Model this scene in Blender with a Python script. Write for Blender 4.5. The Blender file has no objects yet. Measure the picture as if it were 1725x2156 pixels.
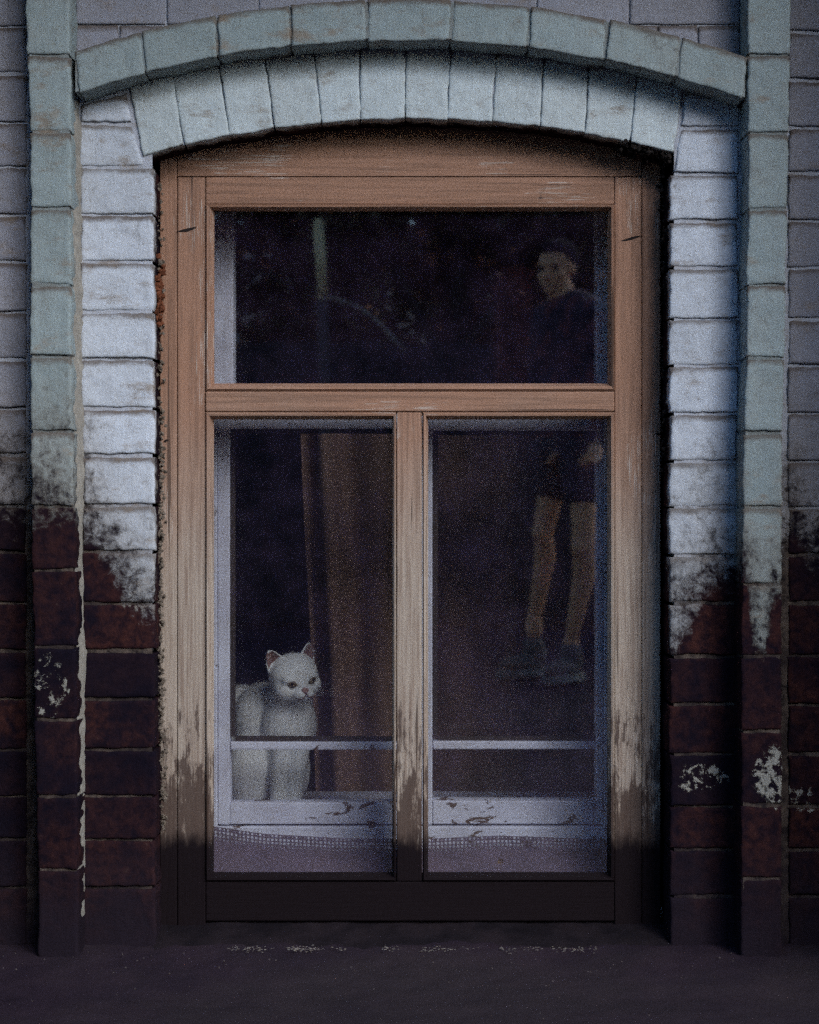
import bpy, bmesh, math, random
from mathutils import Vector, Matrix, noise, Euler
R = math.radians
random.seed(7)
sc = bpy.context.scene
col = sc.collection

# ------------------------------------------------------------------ camera, world, sun, exposure
CAM_Y, CAM_Z = -3.0, 0.704
SP = 1309.7                                   # picture pixels (1725 px wide view) per metre on the wall plane y = 0
cam_d = bpy.data.cameras.new('camera')
cam = bpy.data.objects.new('camera', cam_d); col.objects.link(cam)
cam.location = (0, CAM_Y, CAM_Z); cam.rotation_euler = (R(90), 0, 0)
cam_d.sensor_fit = 'HORIZONTAL'; cam_d.sensor_width = 36.0
cam_d.lens = 36.0 * SP * 3.0 / 1725.0
cam_d.clip_start = 0.05; cam_d.clip_end = 600
cam_d.dof.use_dof = True; cam_d.dof.focus_distance = 3.03; cam_d.dof.aperture_fstop = 9.0
sc.camera = cam

SUN_EL, SUN_AZ = R(28), R(33)                 # azimuth measured from straight out of the wall (-y) towards +x
to_sun = Vector((math.sin(SUN_AZ)*math.cos(SUN_EL), -math.cos(SUN_AZ)*math.cos(SUN_EL), math.sin(SUN_EL)))
w = bpy.data.worlds.new('World'); sc.world = w; w.use_nodes = True
nt = w.node_tree
bg = nt.nodes['Background']
sky = nt.nodes.new('ShaderNodeTexSky'); sky.sky_type = 'NISHITA'; sky.sun_disc = False
sky.sun_elevation = SUN_EL
sky.sun_rotation = math.atan2(to_sun.x, to_sun.y)
sky.ozone_density = 9.0; sky.air_density = 1.4; sky.dust_density = 1.0
nt.links.new(sky.outputs[0], bg.inputs[0]); bg.inputs[1].default_value = 0.082
sun_d = bpy.data.lights.new('sun', 'SUN'); sun_d.energy = 1.5; sun_d.angle = R(40); sun_d.color = (1.0, 0.965, 0.92)
sun = bpy.data.objects.new('sun', sun_d); col.objects.link(sun)
sun.rotation_euler = (-to_sun).to_track_quat('-Z', 'Y').to_euler()
vs = sc.view_settings
vs.view_transform = 'Standard'; vs.look = 'None'; vs.gamma = 1.0; vs.use_curve_mapping = False
vs.exposure = 1.35
cy = sc.cycles
cy.transparent_max_bounces = 16; cy.max_bounces = 6; cy.diffuse_bounces = 3; cy.glossy_bounces = 3
cy.use_denoising = False; cy.use_adaptive_sampling = True; cy.adaptive_threshold = 0.03; cy.adaptive_min_samples = 24; cy.sample_clamp_indirect = 4.0

# ------------------------------------------------------------------ measuring helpers
def PX(xd, y=0.0): return (xd - 862.5) / SP * (3.0 + y) / 3.0
def PZ(yd, y=0.0): return CAM_Z - (yd - 1078.0) / SP * (3.0 + y) / 3.0
def DX(x): return x * SP + 862.5              # back to picture units on the wall plane
def DY(z): return (CAM_Z - z) * SP + 1078.0
def lerp(a, b, t): return a + (b - a) * t
def clamp(v, a=0.0, b=1.0): return max(a, min(b, v))
def interp(pts, x):
    if x <= pts[0][0]: return pts[0][1]
    for (x0, y0), (x1, y1) in zip(pts, pts[1:]):
        if x <= x1: return lerp(y0, y1, (x - x0) / (x1 - x0))
    return pts[-1][1]
def nz(x, y, z, s=1.0): return noise.noise(Vector((x*s, y*s, z*s)))

# ------------------------------------------------------------------ object helpers
def link(o, parent=None):
    col.objects.link(o)
    if parent is not None: o.parent = parent
    return o
def mesh_obj(name, verts, faces, mat, parent=None, smooth=False, attrs=None):
    me = bpy.data.meshes.new(name); me.from_pydata(verts, [], faces); me.update()
    if mat: me.materials.append(mat)
    if smooth: me.polygons.foreach_set('use_smooth', [True]*len(me.polygons))
    for k, vals in (attrs or {}).items():
        a = me.attributes.new(k, 'FLOAT', 'POINT'); a.data.foreach_set('value', vals)
    return link(bpy.data.objects.new(name, me), parent)
def bm_obj(name, bm, mat, parent=None, smooth=False):
    me = bpy.data.meshes.new(name); bm.to_mesh(me); bm.free()
    if mat: me.materials.append(mat)
    if smooth: me.polygons.foreach_set('use_smooth', [True]*len(me.polygons))
    return link(bpy.data.objects.new(name, me), parent)
def empty(name, loc=(0, 0, 0), parent=None):
    o = bpy.data.objects.new(name, None); o.location = loc; o.empty_display_size = 0.05
    return link(o, parent)
def tag(o, label=None, cat=None, group=None, kind=None):
    for k, v in (('label', label), ('category', cat), ('group', group), ('kind', kind)):
        if v: o[k] = v
    return o
def box_bm(bm, x0, x1, y0, y1, z0, z1):
    vs_ = [bm.verts.new(p) for p in ((x0,y0,z0),(x1,y0,z0),(x1,y1,z0),(x0,y1,z0),(x0,y0,z1),(x1,y0,z1),(x1,y1,z1),(x0,y1,z1))]
    for f in ((0,3,2,1),(4,5,6,7),(0,1,5,4),(1,2,6,5),(2,3,7,6),(3,0,4,7)):
        bm.faces.new([vs_[i] for i in f])
def box(name, x0, x1, y0, y1, z0, z1, mat, parent=None, bevel=0.0, jit=0.0):
    bm = bmesh.new(); box_bm(bm, x0, x1, y0, y1, z0, z1)
    if bevel: bmesh.ops.bevel(bm, geom=bm.edges[:], offset=bevel, segments=2, affect='EDGES', profile=0.5)
    if jit:
        for v in bm.verts: v.co += Vector((random.uniform(-jit, jit), 0, random.uniform(-jit, jit)))
    return bm_obj(name, bm, mat, parent)

# ------------------------------------------------------------------ material helpers
class NT:
    def __init__(s, name):
        s.m = bpy.data.materials.new(name); s.m.use_nodes = True
        s.t = s.m.node_tree; s.t.nodes.clear()
        s.out = s.t.nodes.new('ShaderNodeOutputMaterial')
    def n(s, kind, **kw):
        nd = s.t.nodes.new(kind)
        for k, v in kw.items(): setattr(nd, k, v)
        return nd
    def l(s, a, b): s.t.links.new(a, b)
    def pos(s): return s.n('ShaderNodeNewGeometry').outputs['Position']
    def mapped(s, src, scale, loc=(0, 0, 0)):
        m = s.n('ShaderNodeMapping'); s.l(src, m.inputs[0]); m.inputs['Scale'].default_value = scale; m.inputs['Location'].default_value = loc
        return m.outputs[0]
    def noise(s, vec, scale, detail=6, rough=0.6, dist=0.0):
        nd = s.n('ShaderNodeTexNoise'); s.l(vec, nd.inputs['Vector'])
        nd.inputs['Scale'].default_value = scale; nd.inputs['Detail'].default_value = detail
        nd.inputs['Roughness'].default_value = rough; nd.inputs['Distortion'].default_value = dist
        return nd.outputs['Fac']
    def attr(s, name): return s.n('ShaderNodeAttribute', attribute_name=name).outputs['Fac']
    def _in(s, sock, v):
        if isinstance(v, (int, float)): sock.default_value = v
        elif isinstance(v, tuple): sock.default_value = v if len(v) == 4 else (*v, 1.0)
        else: s.l(v, sock)
    def math(s, op, a, b=0.0, c=None, cl=False):
        nd = s.n('ShaderNodeMath', operation=op, use_clamp=cl); s._in(nd.inputs[0], a); s._in(nd.inputs[1], b)
        if c is not None: s._in(nd.inputs[2], c)
        return nd.outputs[0]
    def ramp(s, v, a, b, o0=0.0, o1=1.0, smooth=True):
        nd = s.n('ShaderNodeMapRange', interpolation_type='SMOOTHSTEP' if smooth else 'LINEAR')
        s._in(nd.inputs[0], v); nd.inputs[1].default_value = a; nd.inputs[2].default_value = b
        nd.inputs[3].default_value = o0; nd.inputs[4].default_value = o1
        return nd.outputs[0]
    def mix(s, f, a, b, blend='MIX'):
        nd = s.n('ShaderNodeMix', data_type='RGBA', blend_type=blend); s._in(nd.inputs['Factor'], f)
        s._in(nd.inputs['A'], a); s._in(nd.inputs['B'], b)
        return nd.outputs['Result']
    def bump(s, h, strength=0.4, dist=0.002, prev=None):
        nd = s.n('ShaderNodeBump'); nd.inputs['Strength'].default_value = strength; nd.inputs['Distance'].default_value = dist
        s._in(nd.inputs['Height'], h)
        if prev is not None: s.l(prev, nd.inputs['Normal'])
        return nd.outputs[0]
    def pbsdf(s, colr, rough=0.85, normal=None, spec=0.25, **kw):
        b = s.n('ShaderNodeBsdfPrincipled'); s._in(b.inputs['Base Color'], colr); s._in(b.inputs['Roughness'], rough)
        b.inputs['Specular IOR Level'].default_value = spec
        if normal is not None: s.l(normal, b.inputs['Normal'])
        for k, v in kw.items(): s._in(b.inputs[k.replace('_', ' ')], v)
        s.l(b.outputs[0], s.out.inputs['Surface'])
        return b

def wall_material(name, paint, bare=True, mortar=False):
    t = NT(name); P = t.pos()
    cov = t.attr('cov'); dirt = t.attr('dirt')
    nA = t.noise(P, 60, 6, 0.7, 0.3); nB = t.noise(P, 8, 5, 0.62)
    nS = t.noise(t.mapped(P, (230, 230, 22)), 1.0, 4, 0.65)          # brush and run marks, stretched downwards
    nH = t.noise(t.mapped(P, (15, 15, 36), (3, 1, 7)), 1.0, 6, 0.68)
    a0 = t.math('SUBTRACT', nA, 0.5); b0 = t.math('SUBTRACT', nB, 0.5)
    m = t.math('ADD', t.math('ADD', cov, t.math('MULTIPLY', a0, 1.35)), t.math('MULTIPLY', b0, 0.8))
    mask = t.ramp(m, 0.34, 0.64)
    # paint, yellowed and grimy where it gives out
    old = t.ramp(t.math('ADD', t.math('ADD', cov, b0), t.math('MULTIPLY', a0, 0.6)), 0.50, 1.14, 1.0, 0.0)
    pc = t.mix(t.ramp(nB, 0.34, 0.70, 0.0, 0.55), paint, tuple(c*0.66*f for c, f in zip(paint, (1.02, 0.99, 0.95))))
    pc = t.mix(t.math('MULTIPLY', old, 0.75), pc, (0.17, 0.145, 0.118))
    soot = t.ramp(t.math('ADD', t.math('ADD', cov, t.math('MULTIPLY', b0, 1.3)), t.math('MULTIPLY', a0, 1.1)), 0.46, 0.84, 1.0, 0.0)
    pc = t.mix(t.math('MULTIPLY', soot, 0.82), pc, (0.035, 0.029, 0.032))
    pc = t.mix(t.ramp(nS, 0.45, 0.75, 0.0, 0.22), pc, tuple(c*0.52 for c in paint))
    pc = t.mix(t.ramp(nA, 0.56, 0.78, 0.0, 0.50), pc, tuple(c*0.42*f for c, f in zip(paint, (1.1, 1.0, 0.85))))
    dm = t.ramp(t.math('MULTIPLY', dirt, t.math('ADD', nH, 0.12)), 0.24, 0.56)
    pc = t.mix(t.math('MULTIPLY', dm, 0.9), pc, (0.085, 0.062, 0.050))
    vr = t.n('ShaderNodeObjectInfo').outputs['Random']
    pc = t.mix(t.math('MULTIPLY', vr, 0.30), pc, tuple(c*f for c, f in zip(paint, (0.52, 0.50, 0.46))))
    stain = t.ramp(t.math('MULTIPLY', nH, t.math('ADD', nB, 0.5)), 0.54, 0.76, 0.0, 0.75)
    pc = t.mix(stain, pc, (0.20, 0.155, 0.115))
    if mortar:
        bc = t.mix(t.ramp(nA, 0.32, 0.62), (0.016, 0.013, 0.014), (0.095, 0.074, 0.062))
        bc = t.mix(t.ramp(nB, 0.45, 0.62, 0.0, 0.75), bc, (0.020, 0.015, 0.017))
    else:
        rnd_ = t.n('ShaderNodeObjectInfo').outputs['Random']
        warm = t.mix(rnd_, (0.0150, 0.0085, 0.0125), (0.052, 0.0190, 0.0160))
        bc = t.mix(t.ramp(nA, 0.3, 0.7), (0.0080, 0.0054, 0.0100), warm)
        bc = t.mix(t.ramp(nB, 0.42, 0.68, 0.0, 0.85), bc, (0.0058, 0.0052, 0.0110))
        bc = t.mix(t.ramp(nA, 0.64, 0.76, 0.0, 0.6), bc, (0.075, 0.050, 0.042))
    zc = t.n('ShaderNodeSeparateXYZ'); t.l(P, zc.inputs[0])
    foot_falloff = t.ramp(t.math('ADD', zc.outputs['Z'], t.math('MULTIPLY', b0, -0.2)), 0.0, 0.22, 0.95, 0.0)
    bc = t.mix(foot_falloff, bc, (0.016, 0.0118, 0.0175))  # lower wall fades to the ground tone; bottom light falloff put into colour
    c = t.mix(mask, bc, pc)
    rm = t.ramp(t.math('ADD', t.attr('rem'), t.math('ADD', t.math('MULTIPLY', a0, 1.6), t.math('MULTIPLY', b0, 0.5))), 0.47, 0.55)
    rm = t.math('MULTIPLY', rm, t.math('SUBTRACT', 1.0, mask))
    c = t.mix(rm, c, (0.235, 0.228, 0.205)); mask = t.math('MAXIMUM', mask, rm)
    h = t.math('ADD', t.math('MULTIPLY', mask, 0.35), t.math('ADD', nA, t.math('MULTIPLY', nS, 0.3)))
    nrm = t.bump(h, 0.85, 0.0026)
    pb = t.pbsdf(c, t.ramp(mask, 0, 1, 0.95, 0.7), nrm, 0.2); t.l(t.ramp(mask, 0, 1, 0.03, 0.2), pb.inputs['Specular IOR Level'])
    return t.m

BLUEW = (0.555, 0.61, 0.70); ARCHW = (0.545, 0.625, 0.665); MINT = (0.285, 0.352, 0.372)
M = {}
M['paint'] = wall_material('blue_white_painted_brick', BLUEW)
M['mint'] = wall_material('mint_painted_brick', MINT)
M['field'] = wall_material('edge_darkened_lavender_brick', (0.285, 0.295, 0.355))  # outer bricks get a darker paint so the edge falloff sits in the colour
M['arch'] = wall_material('pale_painted_brick', ARCHW)
M['mortar'] = wall_material('painted_mortar', (0.42, 0.45, 0.52), mortar=True)
M['mortar_mint'] = wall_material('mint_painted_mortar', (0.25, 0.305, 0.322), mortar=True)

def wood_material(name, vertical=True):
    t = NT(name); P = t.pos()
    sx = (190, 190, 6) if vertical else (6, 190, 190)
    g = t.noise(t.mapped(P, sx), 1.0, 7, 0.65, 0.15)
    g2 = t.noise(t.mapped(P, tuple(v*3.1 for v in sx)), 1.0, 4, 0.6)
    big = t.noise(t.mapped(P, (9, 9, 4) if vertical else (4, 9, 9)), 1.0, 5, 0.6)
    fine = t.noise(P, 420, 3, 0.5)
    z = t.n('ShaderNodeSeparateXYZ'); t.l(P, z.inputs[0]); z = z.outputs['Z']
    zz = t.math('ADD', z, t.math('MULTIPLY', t.math('SUBTRACT', big, 0.5), 0.34))
    fade = t.ramp(zz, PZ(1300), PZ(760), 1.0, 0.0)                   # lower down the paint has bleached to grey
    c = t.mix(fade, (0.300, 0.164, 0.108), (0.345, 0.288, 0.240))
    c = t.mix(t.ramp(g, 0.40, 0.70, 0.0, 0.65), c, (0.15, 0.09, 0.065))
    c = t.mix(t.ramp(fine, 0.62, 0.75, 0.0, 0.5), c, (0.09, 0.055, 0.042))
    c = t.mix(t.ramp(t.math('MULTIPLY', g2, t.ramp(big, 0.45, 0.65)), 0.53, 0.61, 0.0, 0.7), c, (0.44, 0.39, 0.35))
    # flaking to dark weathered wood near the ground, in fine streaks
    st = t.noise(t.mapped(P, (210, 210, 16) if vertical else (16, 210, 210)), 1.0, 5, 0.7, 0.2)
    pat = t.noise(t.mapped(P, (48, 48, 18), (5, 0, 2)), 1.0, 6, 0.68)
    fl = t.math('ADD', t.ramp(z, PZ(1380), PZ(1770), 0.0, 0.55, False), t.math('ADD', t.math('MULTIPLY', t.math('SUBTRACT', st, 0.5), 0.95), t.math('MULTIPLY', t.math('SUBTRACT', pat, 0.5), 1.3)))
    c = t.mix(t.ramp(fl, 0.26, 0.44, 0.0, 0.9), c, (0.066, 0.043, 0.036))
    crk = t.ramp(t.noise(t.mapped(P, (130, 130, 2.6) if vertical else (2.6, 130, 130), (9, 4, 1)), 1.0, 3, 0.5), 0.67, 0.69, 0.0, 0.75)
    c = t.mix(crk, c, (0.045, 0.028, 0.022))
    # soaked foot of the frame, blackened further as bottom light falloff in the colour
    soak_falloff = t.math('ADD', z, t.math('MULTIPLY', t.math('SUBTRACT', t.noise(t.mapped(P, (60, 60, 16)), 1.0, 6, 0.68), 0.5), 0.075))
    c = t.mix(t.ramp(soak_falloff, PZ(1785, .085), PZ(1732, .085), 1.0, 0.0), c, (0.0105, 0.0072, 0.0088))
    h = t.math('ADD', t.math('MULTIPLY', g, 1.0), t.math('MULTIPLY', g2, 0.5))
    pb = t.pbsdf(c, t.ramp(g, 0.3, 0.7, 0.55, 0.85), t.bump(h, 0.7, 0.0014), 0.3); t.l(t.ramp(z, PZ(1760), PZ(1500), 0.03, 0.25), pb.inputs['Specular IOR Level'])
    return t.m
M['wood_v'] = wood_material('faded_brown_wood_upright', True)
M['wood_h'] = wood_material('faded_brown_wood_level', False)

def white_wood(name, vertical=True, th=0.665):
    t = NT(name); P = t.pos()
    sx = (160, 160, 8) if vertical else (8, 160, 160)
    g = t.noise(t.mapped(P, sx), 1.0, 6, 0.65); n = t.noise(t.mapped(P, (22, 22, 50) if not vertical else (50, 22, 14)), 1.0, 8, 0.66, 0.5); b = t.noise(P, 14, 4, 0.6)
    c = t.mix(t.ramp(b, 0.35, 0.7), (0.66, 0.67, 0.78), (0.54, 0.54, 0.64))
    c = t.mix(t.ramp(g, 0.5, 0.75, 0.0, 0.4), c, (0.33, 0.31, 0.34))
    mk = t.ramp(n, th, th + 0.02)
    c = t.mix(mk, c, (0.13, 0.085, 0.062))
    t.pbsdf(c, 0.55, t.bump(t.math('SUBTRACT', g, mk), 0.6, 0.0012), 0.3)
    return t.m
M['white_v'] = white_wood('flaking_white_wood_upright', True)
M['white_h'] = white_wood('flaking_white_wood_level', False)
M['white_flaky'] = white_wood('badly_flaking_white_wood', False, 0.60)

def simple(name, colr, rough=0.85, scale=60, var=0.5, bump=0.3, spec=0.25, dist=0.002):
    t = NT(name); P = t.pos()
    n = t.noise(P, scale, 7, 0.65); n2 = t.noise(P, scale*0.13, 4, 0.6)
    c = t.mix(t.ramp(n, 0.3, 0.7, 0.0, var), colr, tuple(v*0.45 for v in colr))
    c = t.mix(t.ramp(n2, 0.3, 0.7, 0.0, var*0.8), c, tuple(v*0.6 for v in colr))
    t.pbsdf(c, rough, t.bump(n, bump, dist) if bump else None, spec)
    return t.m
M['putty'] = simple('dark_old_putty', (0.055, 0.042, 0.038), 0.8, 200)
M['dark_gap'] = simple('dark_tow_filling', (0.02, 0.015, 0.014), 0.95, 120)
M['crumb'] = simple('crumbling_mortar', (0.16, 0.13, 0.105), 0.95, 150)
M['lime'] = simple('cream_lime_mortar', (0.36, 0.335, 0.295), 0.9, 90, 0.75, 0.5)
M['lime_dust'] = simple('dirty_lime', (0.26, 0.23, 0.205), 0.95, 60, .8)
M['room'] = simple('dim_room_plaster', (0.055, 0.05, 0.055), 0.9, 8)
M['core'] = simple('rough_wall_core', (0.30, 0.31, 0.34), 0.9, 20)
M['roof'] = simple('dark_roof_sheet', (0.06, 0.055, 0.055), 0.7, 20)
M['eave'] = simple('grey_eave_board', (0.13, 0.11, 0.10), 0.85, 40)

def glass_material(name, f0, dust, dust_haze_col):
    t = NT(name); P = t.pos()
    lw = t.n('ShaderNodeLayerWeight'); lw.inputs[0].default_value = 0.5
    fr = t.math('ADD', f0, t.math('MULTIPLY', t.math('POWER', lw.outputs['Facing'], 5.0), 1.0 - f0))
    gl = t.n('ShaderNodeBsdfGlossy'); gl.inputs['Color'].default_value = (1, 1, 1, 1); gl.inputs['Roughness'].default_value = 0.02
    wav = t.noise(t.mapped(P, (7, 7, 4)), 1.0, 1, 0.5); t.l(t.bump(wav, 0.02, 0.004), gl.inputs['Normal'])
    tr = t.n('ShaderNodeBsdfTransparent'); tr.inputs[0].default_value = (0.985, 0.99, 0.99, 1)
    mx = t.n('ShaderNodeMixShader'); t.l(fr, mx.inputs[0]); t.l(tr.outputs[0], mx.inputs[1]); t.l(gl.outputs[0], mx.inputs[2])
    df = t.n('ShaderNodeBsdfDiffuse'); df.inputs[0].default_value = (*dust_haze_col, 1)
    f = t.math('MULTIPLY', t.ramp(t.noise(P, 16, 4, 0.65), 0.3, 0.75, 0.3, 1.6), dust)
    m2 = t.n('ShaderNodeMixShader'); t.l(f, m2.inputs[0]); t.l(mx.outputs[0], m2.inputs[1]); t.l(df.outputs[0], m2.inputs[2])
    t.l(m2.outputs[0], t.out.inputs['Surface'])
    return t.m
M['glass'] = glass_material('dusty_hazed_window_glass', 0.19, 0.012, (0.28, 0.19, 0.40))  # violet tint also puts a lifted shadow haze into the dust colour
M['glass_in'] = glass_material('inner_window_glass', 0.012, 0.006, (0.32, 0.24, 0.36))

# ------------------------------------------------------------------ ground
def ground():
    def axis(fine0, fine1, step, far):
        a = []; v = fine0
        while v <= fine1 + 1e-6: a.append(v); v += step
        g = 0.08; lo = fine0; hi = a[-1]
        left = []; right = []
        while lo > -far: lo -= g; left.append(lo); hi += g; right.append(hi); g *= 1.45
        return sorted(left) + a + right
    xs = axis(-1.0, 1.0, 0.016, 150); ys = axis(-0.75, 0.12, 0.012, 150)
    V = []; F = []
    for y in ys:
        for x in xs:
            near = 1.0 if (abs(x) < 1.6 and -1.6 < y < 0.3) else 0.25
            z = near * (0.004*nz(x, y, 0, 6) + 0.003*nz(x, y, 3, 22) + 0.002*nz(x, y, 5, 60))
            z += 0.02*max(0.0, min(1.0, (y + 0.25)/0.25))*(1 if y < 0.3 else 0) - 0.012
            V.append((x, y, z))
    nx = len(xs)
    for j in range(len(ys)-1):
        for i in range(nx-1):
            F.append((j*nx+i, j*nx+i+1, (j+1)*nx+i+1, (j+1)*nx+i))
    t = NT('dark_worn_asphalt'); P = t.pos()
    a = t.noise(P, 7, 6, 0.6); b = t.noise(P, 300, 4, 0.7); d = t.noise(P, 1.1, 5, 0.6)
    c = t.mix(t.ramp(a, 0.3, 0.7), (0.0195, 0.0136, 0.0222), (0.033, 0.0220, 0.0315))
    c = t.mix(t.ramp(d, 0.42, 0.62, 0.0, 0.6), c, (0.036, 0.029, 0.031))
    c = t.mix(t.ramp(b, 0.62, 0.76, 0.0, 0.6), c, (0.085, 0.067, 0.07))
    t.pbsdf(c, 0.9, t.bump(t.math('ADD', b, t.math('MULTIPLY', t.noise(P, 80, 5, 0.7), 1.2)), 0.45, 0.003), 0.04)
    return tag(mesh_obj('ground', V, F, t.m, smooth=True), kind='structure')
ground()

# ------------------------------------------------------------------ house
house = empty('brick_house', (0, 0, 0))
tag(house, 'old brick house with flaking blue-white paint and mint trim round an arched window', 'house')

BOUND = [(-900, 1020), (0, 1060), (60, 1100), (110, 1088), (160, 1075), (175, 1090), (200, 1125), (232, 1170), (262, 1245), (300, 1275), (330, 1290),
         (1405, 1345), (1440, 1325), (1470, 1270), (1500, 1215), (1552, 1180), (1570, 1300), (1592, 1335), (1612, 1245), (1650, 1190), (1664, 1100), (1690, 1130), (1730, 1150), (2600, 1160)]
BLOBS = [(1478, 1638, 62, 36, .43), (1612, 1618, 42, 72, .50), (1692, 1684, 60, 34, .38), (122, 1440, 46, 80, .33), (300, 1275, 45, 14, .45), (1424, 1205, 20, 40, .5)]
def remnant(xd, yd):
    r_ = 0.0
    for bx, by, rx, ry, v in BLOBS:
        d = math.hypot((xd - bx)/rx, (yd - by)/ry)
        if d < 1.3: r_ = max(r_, (v + .035) * clamp((1.3 - d)*2))
    return r_
def cover(xd, yd):
    c = clamp(0.5 + (interp(BOUND, xd) + 15 - yd) / 640.0, 0.0, 1.0)
    c = min(c, 1.0)
    if yd > interp(BOUND, xd): c = min(c, max(0.02, 0.535 - (yd - interp(BOUND, xd)) / 190.0))
    return c

def axis_pts(n, L, edge=0.011):
    e = [0.0, 0.10, 0.26, 0.5, 0.8]
    k = min(edge / L, 0.3)
    a = [v * k for v in e]; b = [1 - v for v in reversed(a)]
    mid = [k + (1 - 2*k) * i / n for i in range(0, n + 1)]
    return a + mid + b
def brick(parent, quad, yf, depth, mat, n=9, m=6, side_bare=None, rr=0.0055, rough=1.0, name='brick'):
    """quad: bl, br, tr, tl as (x, z); soft-edged hand-laid brick with its own wobble"""
    bl, br, tr, tl = [Vector((q[0], q[1])) for q in quad]
    W = ((br - bl).length + (tr - tl).length) / 2; H = ((tl - bl).length + (tr - br).length) / 2
    us = axis_pts(n, W); vv = axis_pts(m, H)
    s = random.uniform(0, 50); tilt_x = random.uniform(-.0016, .0016)*rough; tilt_z = random.uniform(-.0016, .0016)*rough
    off = random.uniform(-.0012, .0004)*rough; cj = random.uniform(-.11, .11)
    V = []; cov = []; dirt = []; rem = []
    for v in vv:
        for u in us:
            p = bl.lerp(br, u).lerp(tl.lerp(tr, u), v)
            eu = min(u, 1-u)*W; ev = min(v, 1-v)*H
            # corner rounding in plan
            ed = min(eu, ev); r = rr
            if eu < r and ev < r: ed = r - min(r, math.hypot(r-eu, r-ev))
            y = 0.0
            if ed < r: y = r*0.42*(1 - math.sqrt(max(0.0, 1 - (1 - ed/r)**2)))
            wob = 0.0017*nz(p.x, s, p.y, 16) + 0.0012*nz(p.x, s+9, p.y, 48)
            px = p.x + (0.0018*nz(p.x*0.3, s+3, p.y, 22) + 0.0020*nz(p.x, s+3, p.y, 75))*rough*(1 if eu < r*1.4 else 0.2)
            pz = p.y + (0.0017*nz(p.x, s+6, p.y*0.3, 22) + 0.0018*nz(p.x, s+6, p.y, 75))*rough*(1 if ev < r*1.4 else 0.2)
            V.append((px, yf + off + y + wob*rough + tilt_x*(u-.5)*2 + tilt_z*(v-.5)*2, pz))
            cc0 = cover(DX(p.x), DY(p.y)); rem.append(remnant(DX(p.x), DY(p.y))); cov.append(clamp(cc0 + cj*clamp(1 - abs(cc0-.5)*2.2)))
            dt = clamp(1 - (1-v)*H/0.020) * 0.95 + clamp(1 - v*H/0.005) * 0.55 + clamp(1 - eu/0.005) * 0.30
            dirt.append(clamp(dt))
    nu, nv = len(us), len(vv)
    F = [(j*nu+i, j*nu+i+1, (j+1)*nu+i+1, (j+1)*nu+i) for j in range(nv-1) for i in range(nu-1)]
    rim = [i for i in range(nu)] + [j*nu+nu-1 for j in range(1, nv)] + [(nv-1)*nu+i for i in range(nu-2, -1, -1)] + [j*nu for j in range(nv-2, 0, -1)]
    prev = rim
    for k, dd in enumerate((0.015, 0.045, depth)):
        if dd > depth: continue
        cur = []
        for ri in rim:
            x, y, z = V[ri]
            yy = yf + 0.008 + dd
            wx = 0.0022*nz(x, yy, z, 40)
            cur.append(len(V)); V.append((x + wx, yy, z + 0.0022*nz(x, yy+5, z, 40)))
            cc = cov[ri]
            if side_bare is not None: cc = cc * (0.62 if k == 0 else 0.12)
            cov.append(cc); dirt.append(0.15); rem.append(rem[ri]*.6)
        L = len(rim)
        for i in range(L): F.append((prev[(i+1) % L], prev[i], cur[i], cur[(i+1) % L]))
        prev = cur
    return mesh_obj(name, V, F, mat, parent, smooth=True, attrs={'cov': cov, 'dirt': dirt, 'rem': rem})

def quad_px(x0, x1, y0, y1, dep, gap=3.6):
    g = gap + random.uniform(-1.2, 1.2)
    return [(PX(x0+g, dep), PZ(y1-g, dep)), (PX(x1-g, dep), PZ(y1-g, dep)), (PX(x1-g, dep), PZ(y0+g, dep)), (PX(x0+g, dep), PZ(y0+g, dep))]

# arch geometry on the wall plane (circle through springing points and crown, picture units)
def circle(p0, pm, p1):
    ax, ay = p0; bx, by = pm; cx, cy_ = p1
    d = 2*(ax*(by-cy_)+bx*(cy_-ay)+cx*(ay-by))
    ux = ((ax*ax+ay*ay)*(by-cy_)+(bx*bx+by*by)*(cy_-ay)+(cx*cx+cy_*cy_)*(ay-by))/d
    uy = ((ax*ax+ay*ay)*(cx-bx)+(bx*bx+by*by)*(ax-cx)+(cx*cx+cy_*cy_)*(bx-ax))/d
    return ux, uy, math.hypot(ax-ux, ay-uy)
IN = circle((303, 327), (862, 249), (1418, 320))            # intrados
def intr(xd): return IN[1] - math.sqrt(max(0, IN[2]**2 - (xd-IN[0])**2))

# mortar sheet: the wall behind and between the bricks
def mortar_sheet():
    xs = []; x = -1.75
    while x < 1.75: xs.append(x); x += 0.0105 if abs(x) < 0.75 else 0.05
    zs = []; z = -0.06
    while z < 2.3: zs.append(z); z += 0.0105 if z < 1.56 else 0.05
    V = []; cov = []; dirt = []
    for z in zs:
        for x in xs:
            y = max(0.0034, 0.0036 + 0.0016*nz(x, 1, z, 14)) + 0.0006*nz(x, 4, z, 60)
            V.append((x, y, z)); cov.append(cover(DX(x), DY(z))); dirt.append(0.35 + 0.4*nz(x, 7, z, 6))
    nx = len(xs); F = []
    for j in range(len(zs)-1):
        for i in range(nx-1):
            xm = DX((xs[i]+xs[i+1])/2); ym = DY((zs[j]+zs[j+1])/2)
            if 321 < xm < 1415 and ym > intr(xm) - 8: continue
            F.append((j*nx+i, j*nx+i+1, (j+1)*nx+i+1, (j+1)*nx+i))
    return mesh_obj('wall', V, F, M['mortar'], house, smooth=True, attrs={'cov': cov, 'dirt': dirt})
wall = mortar_sheet()

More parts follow.
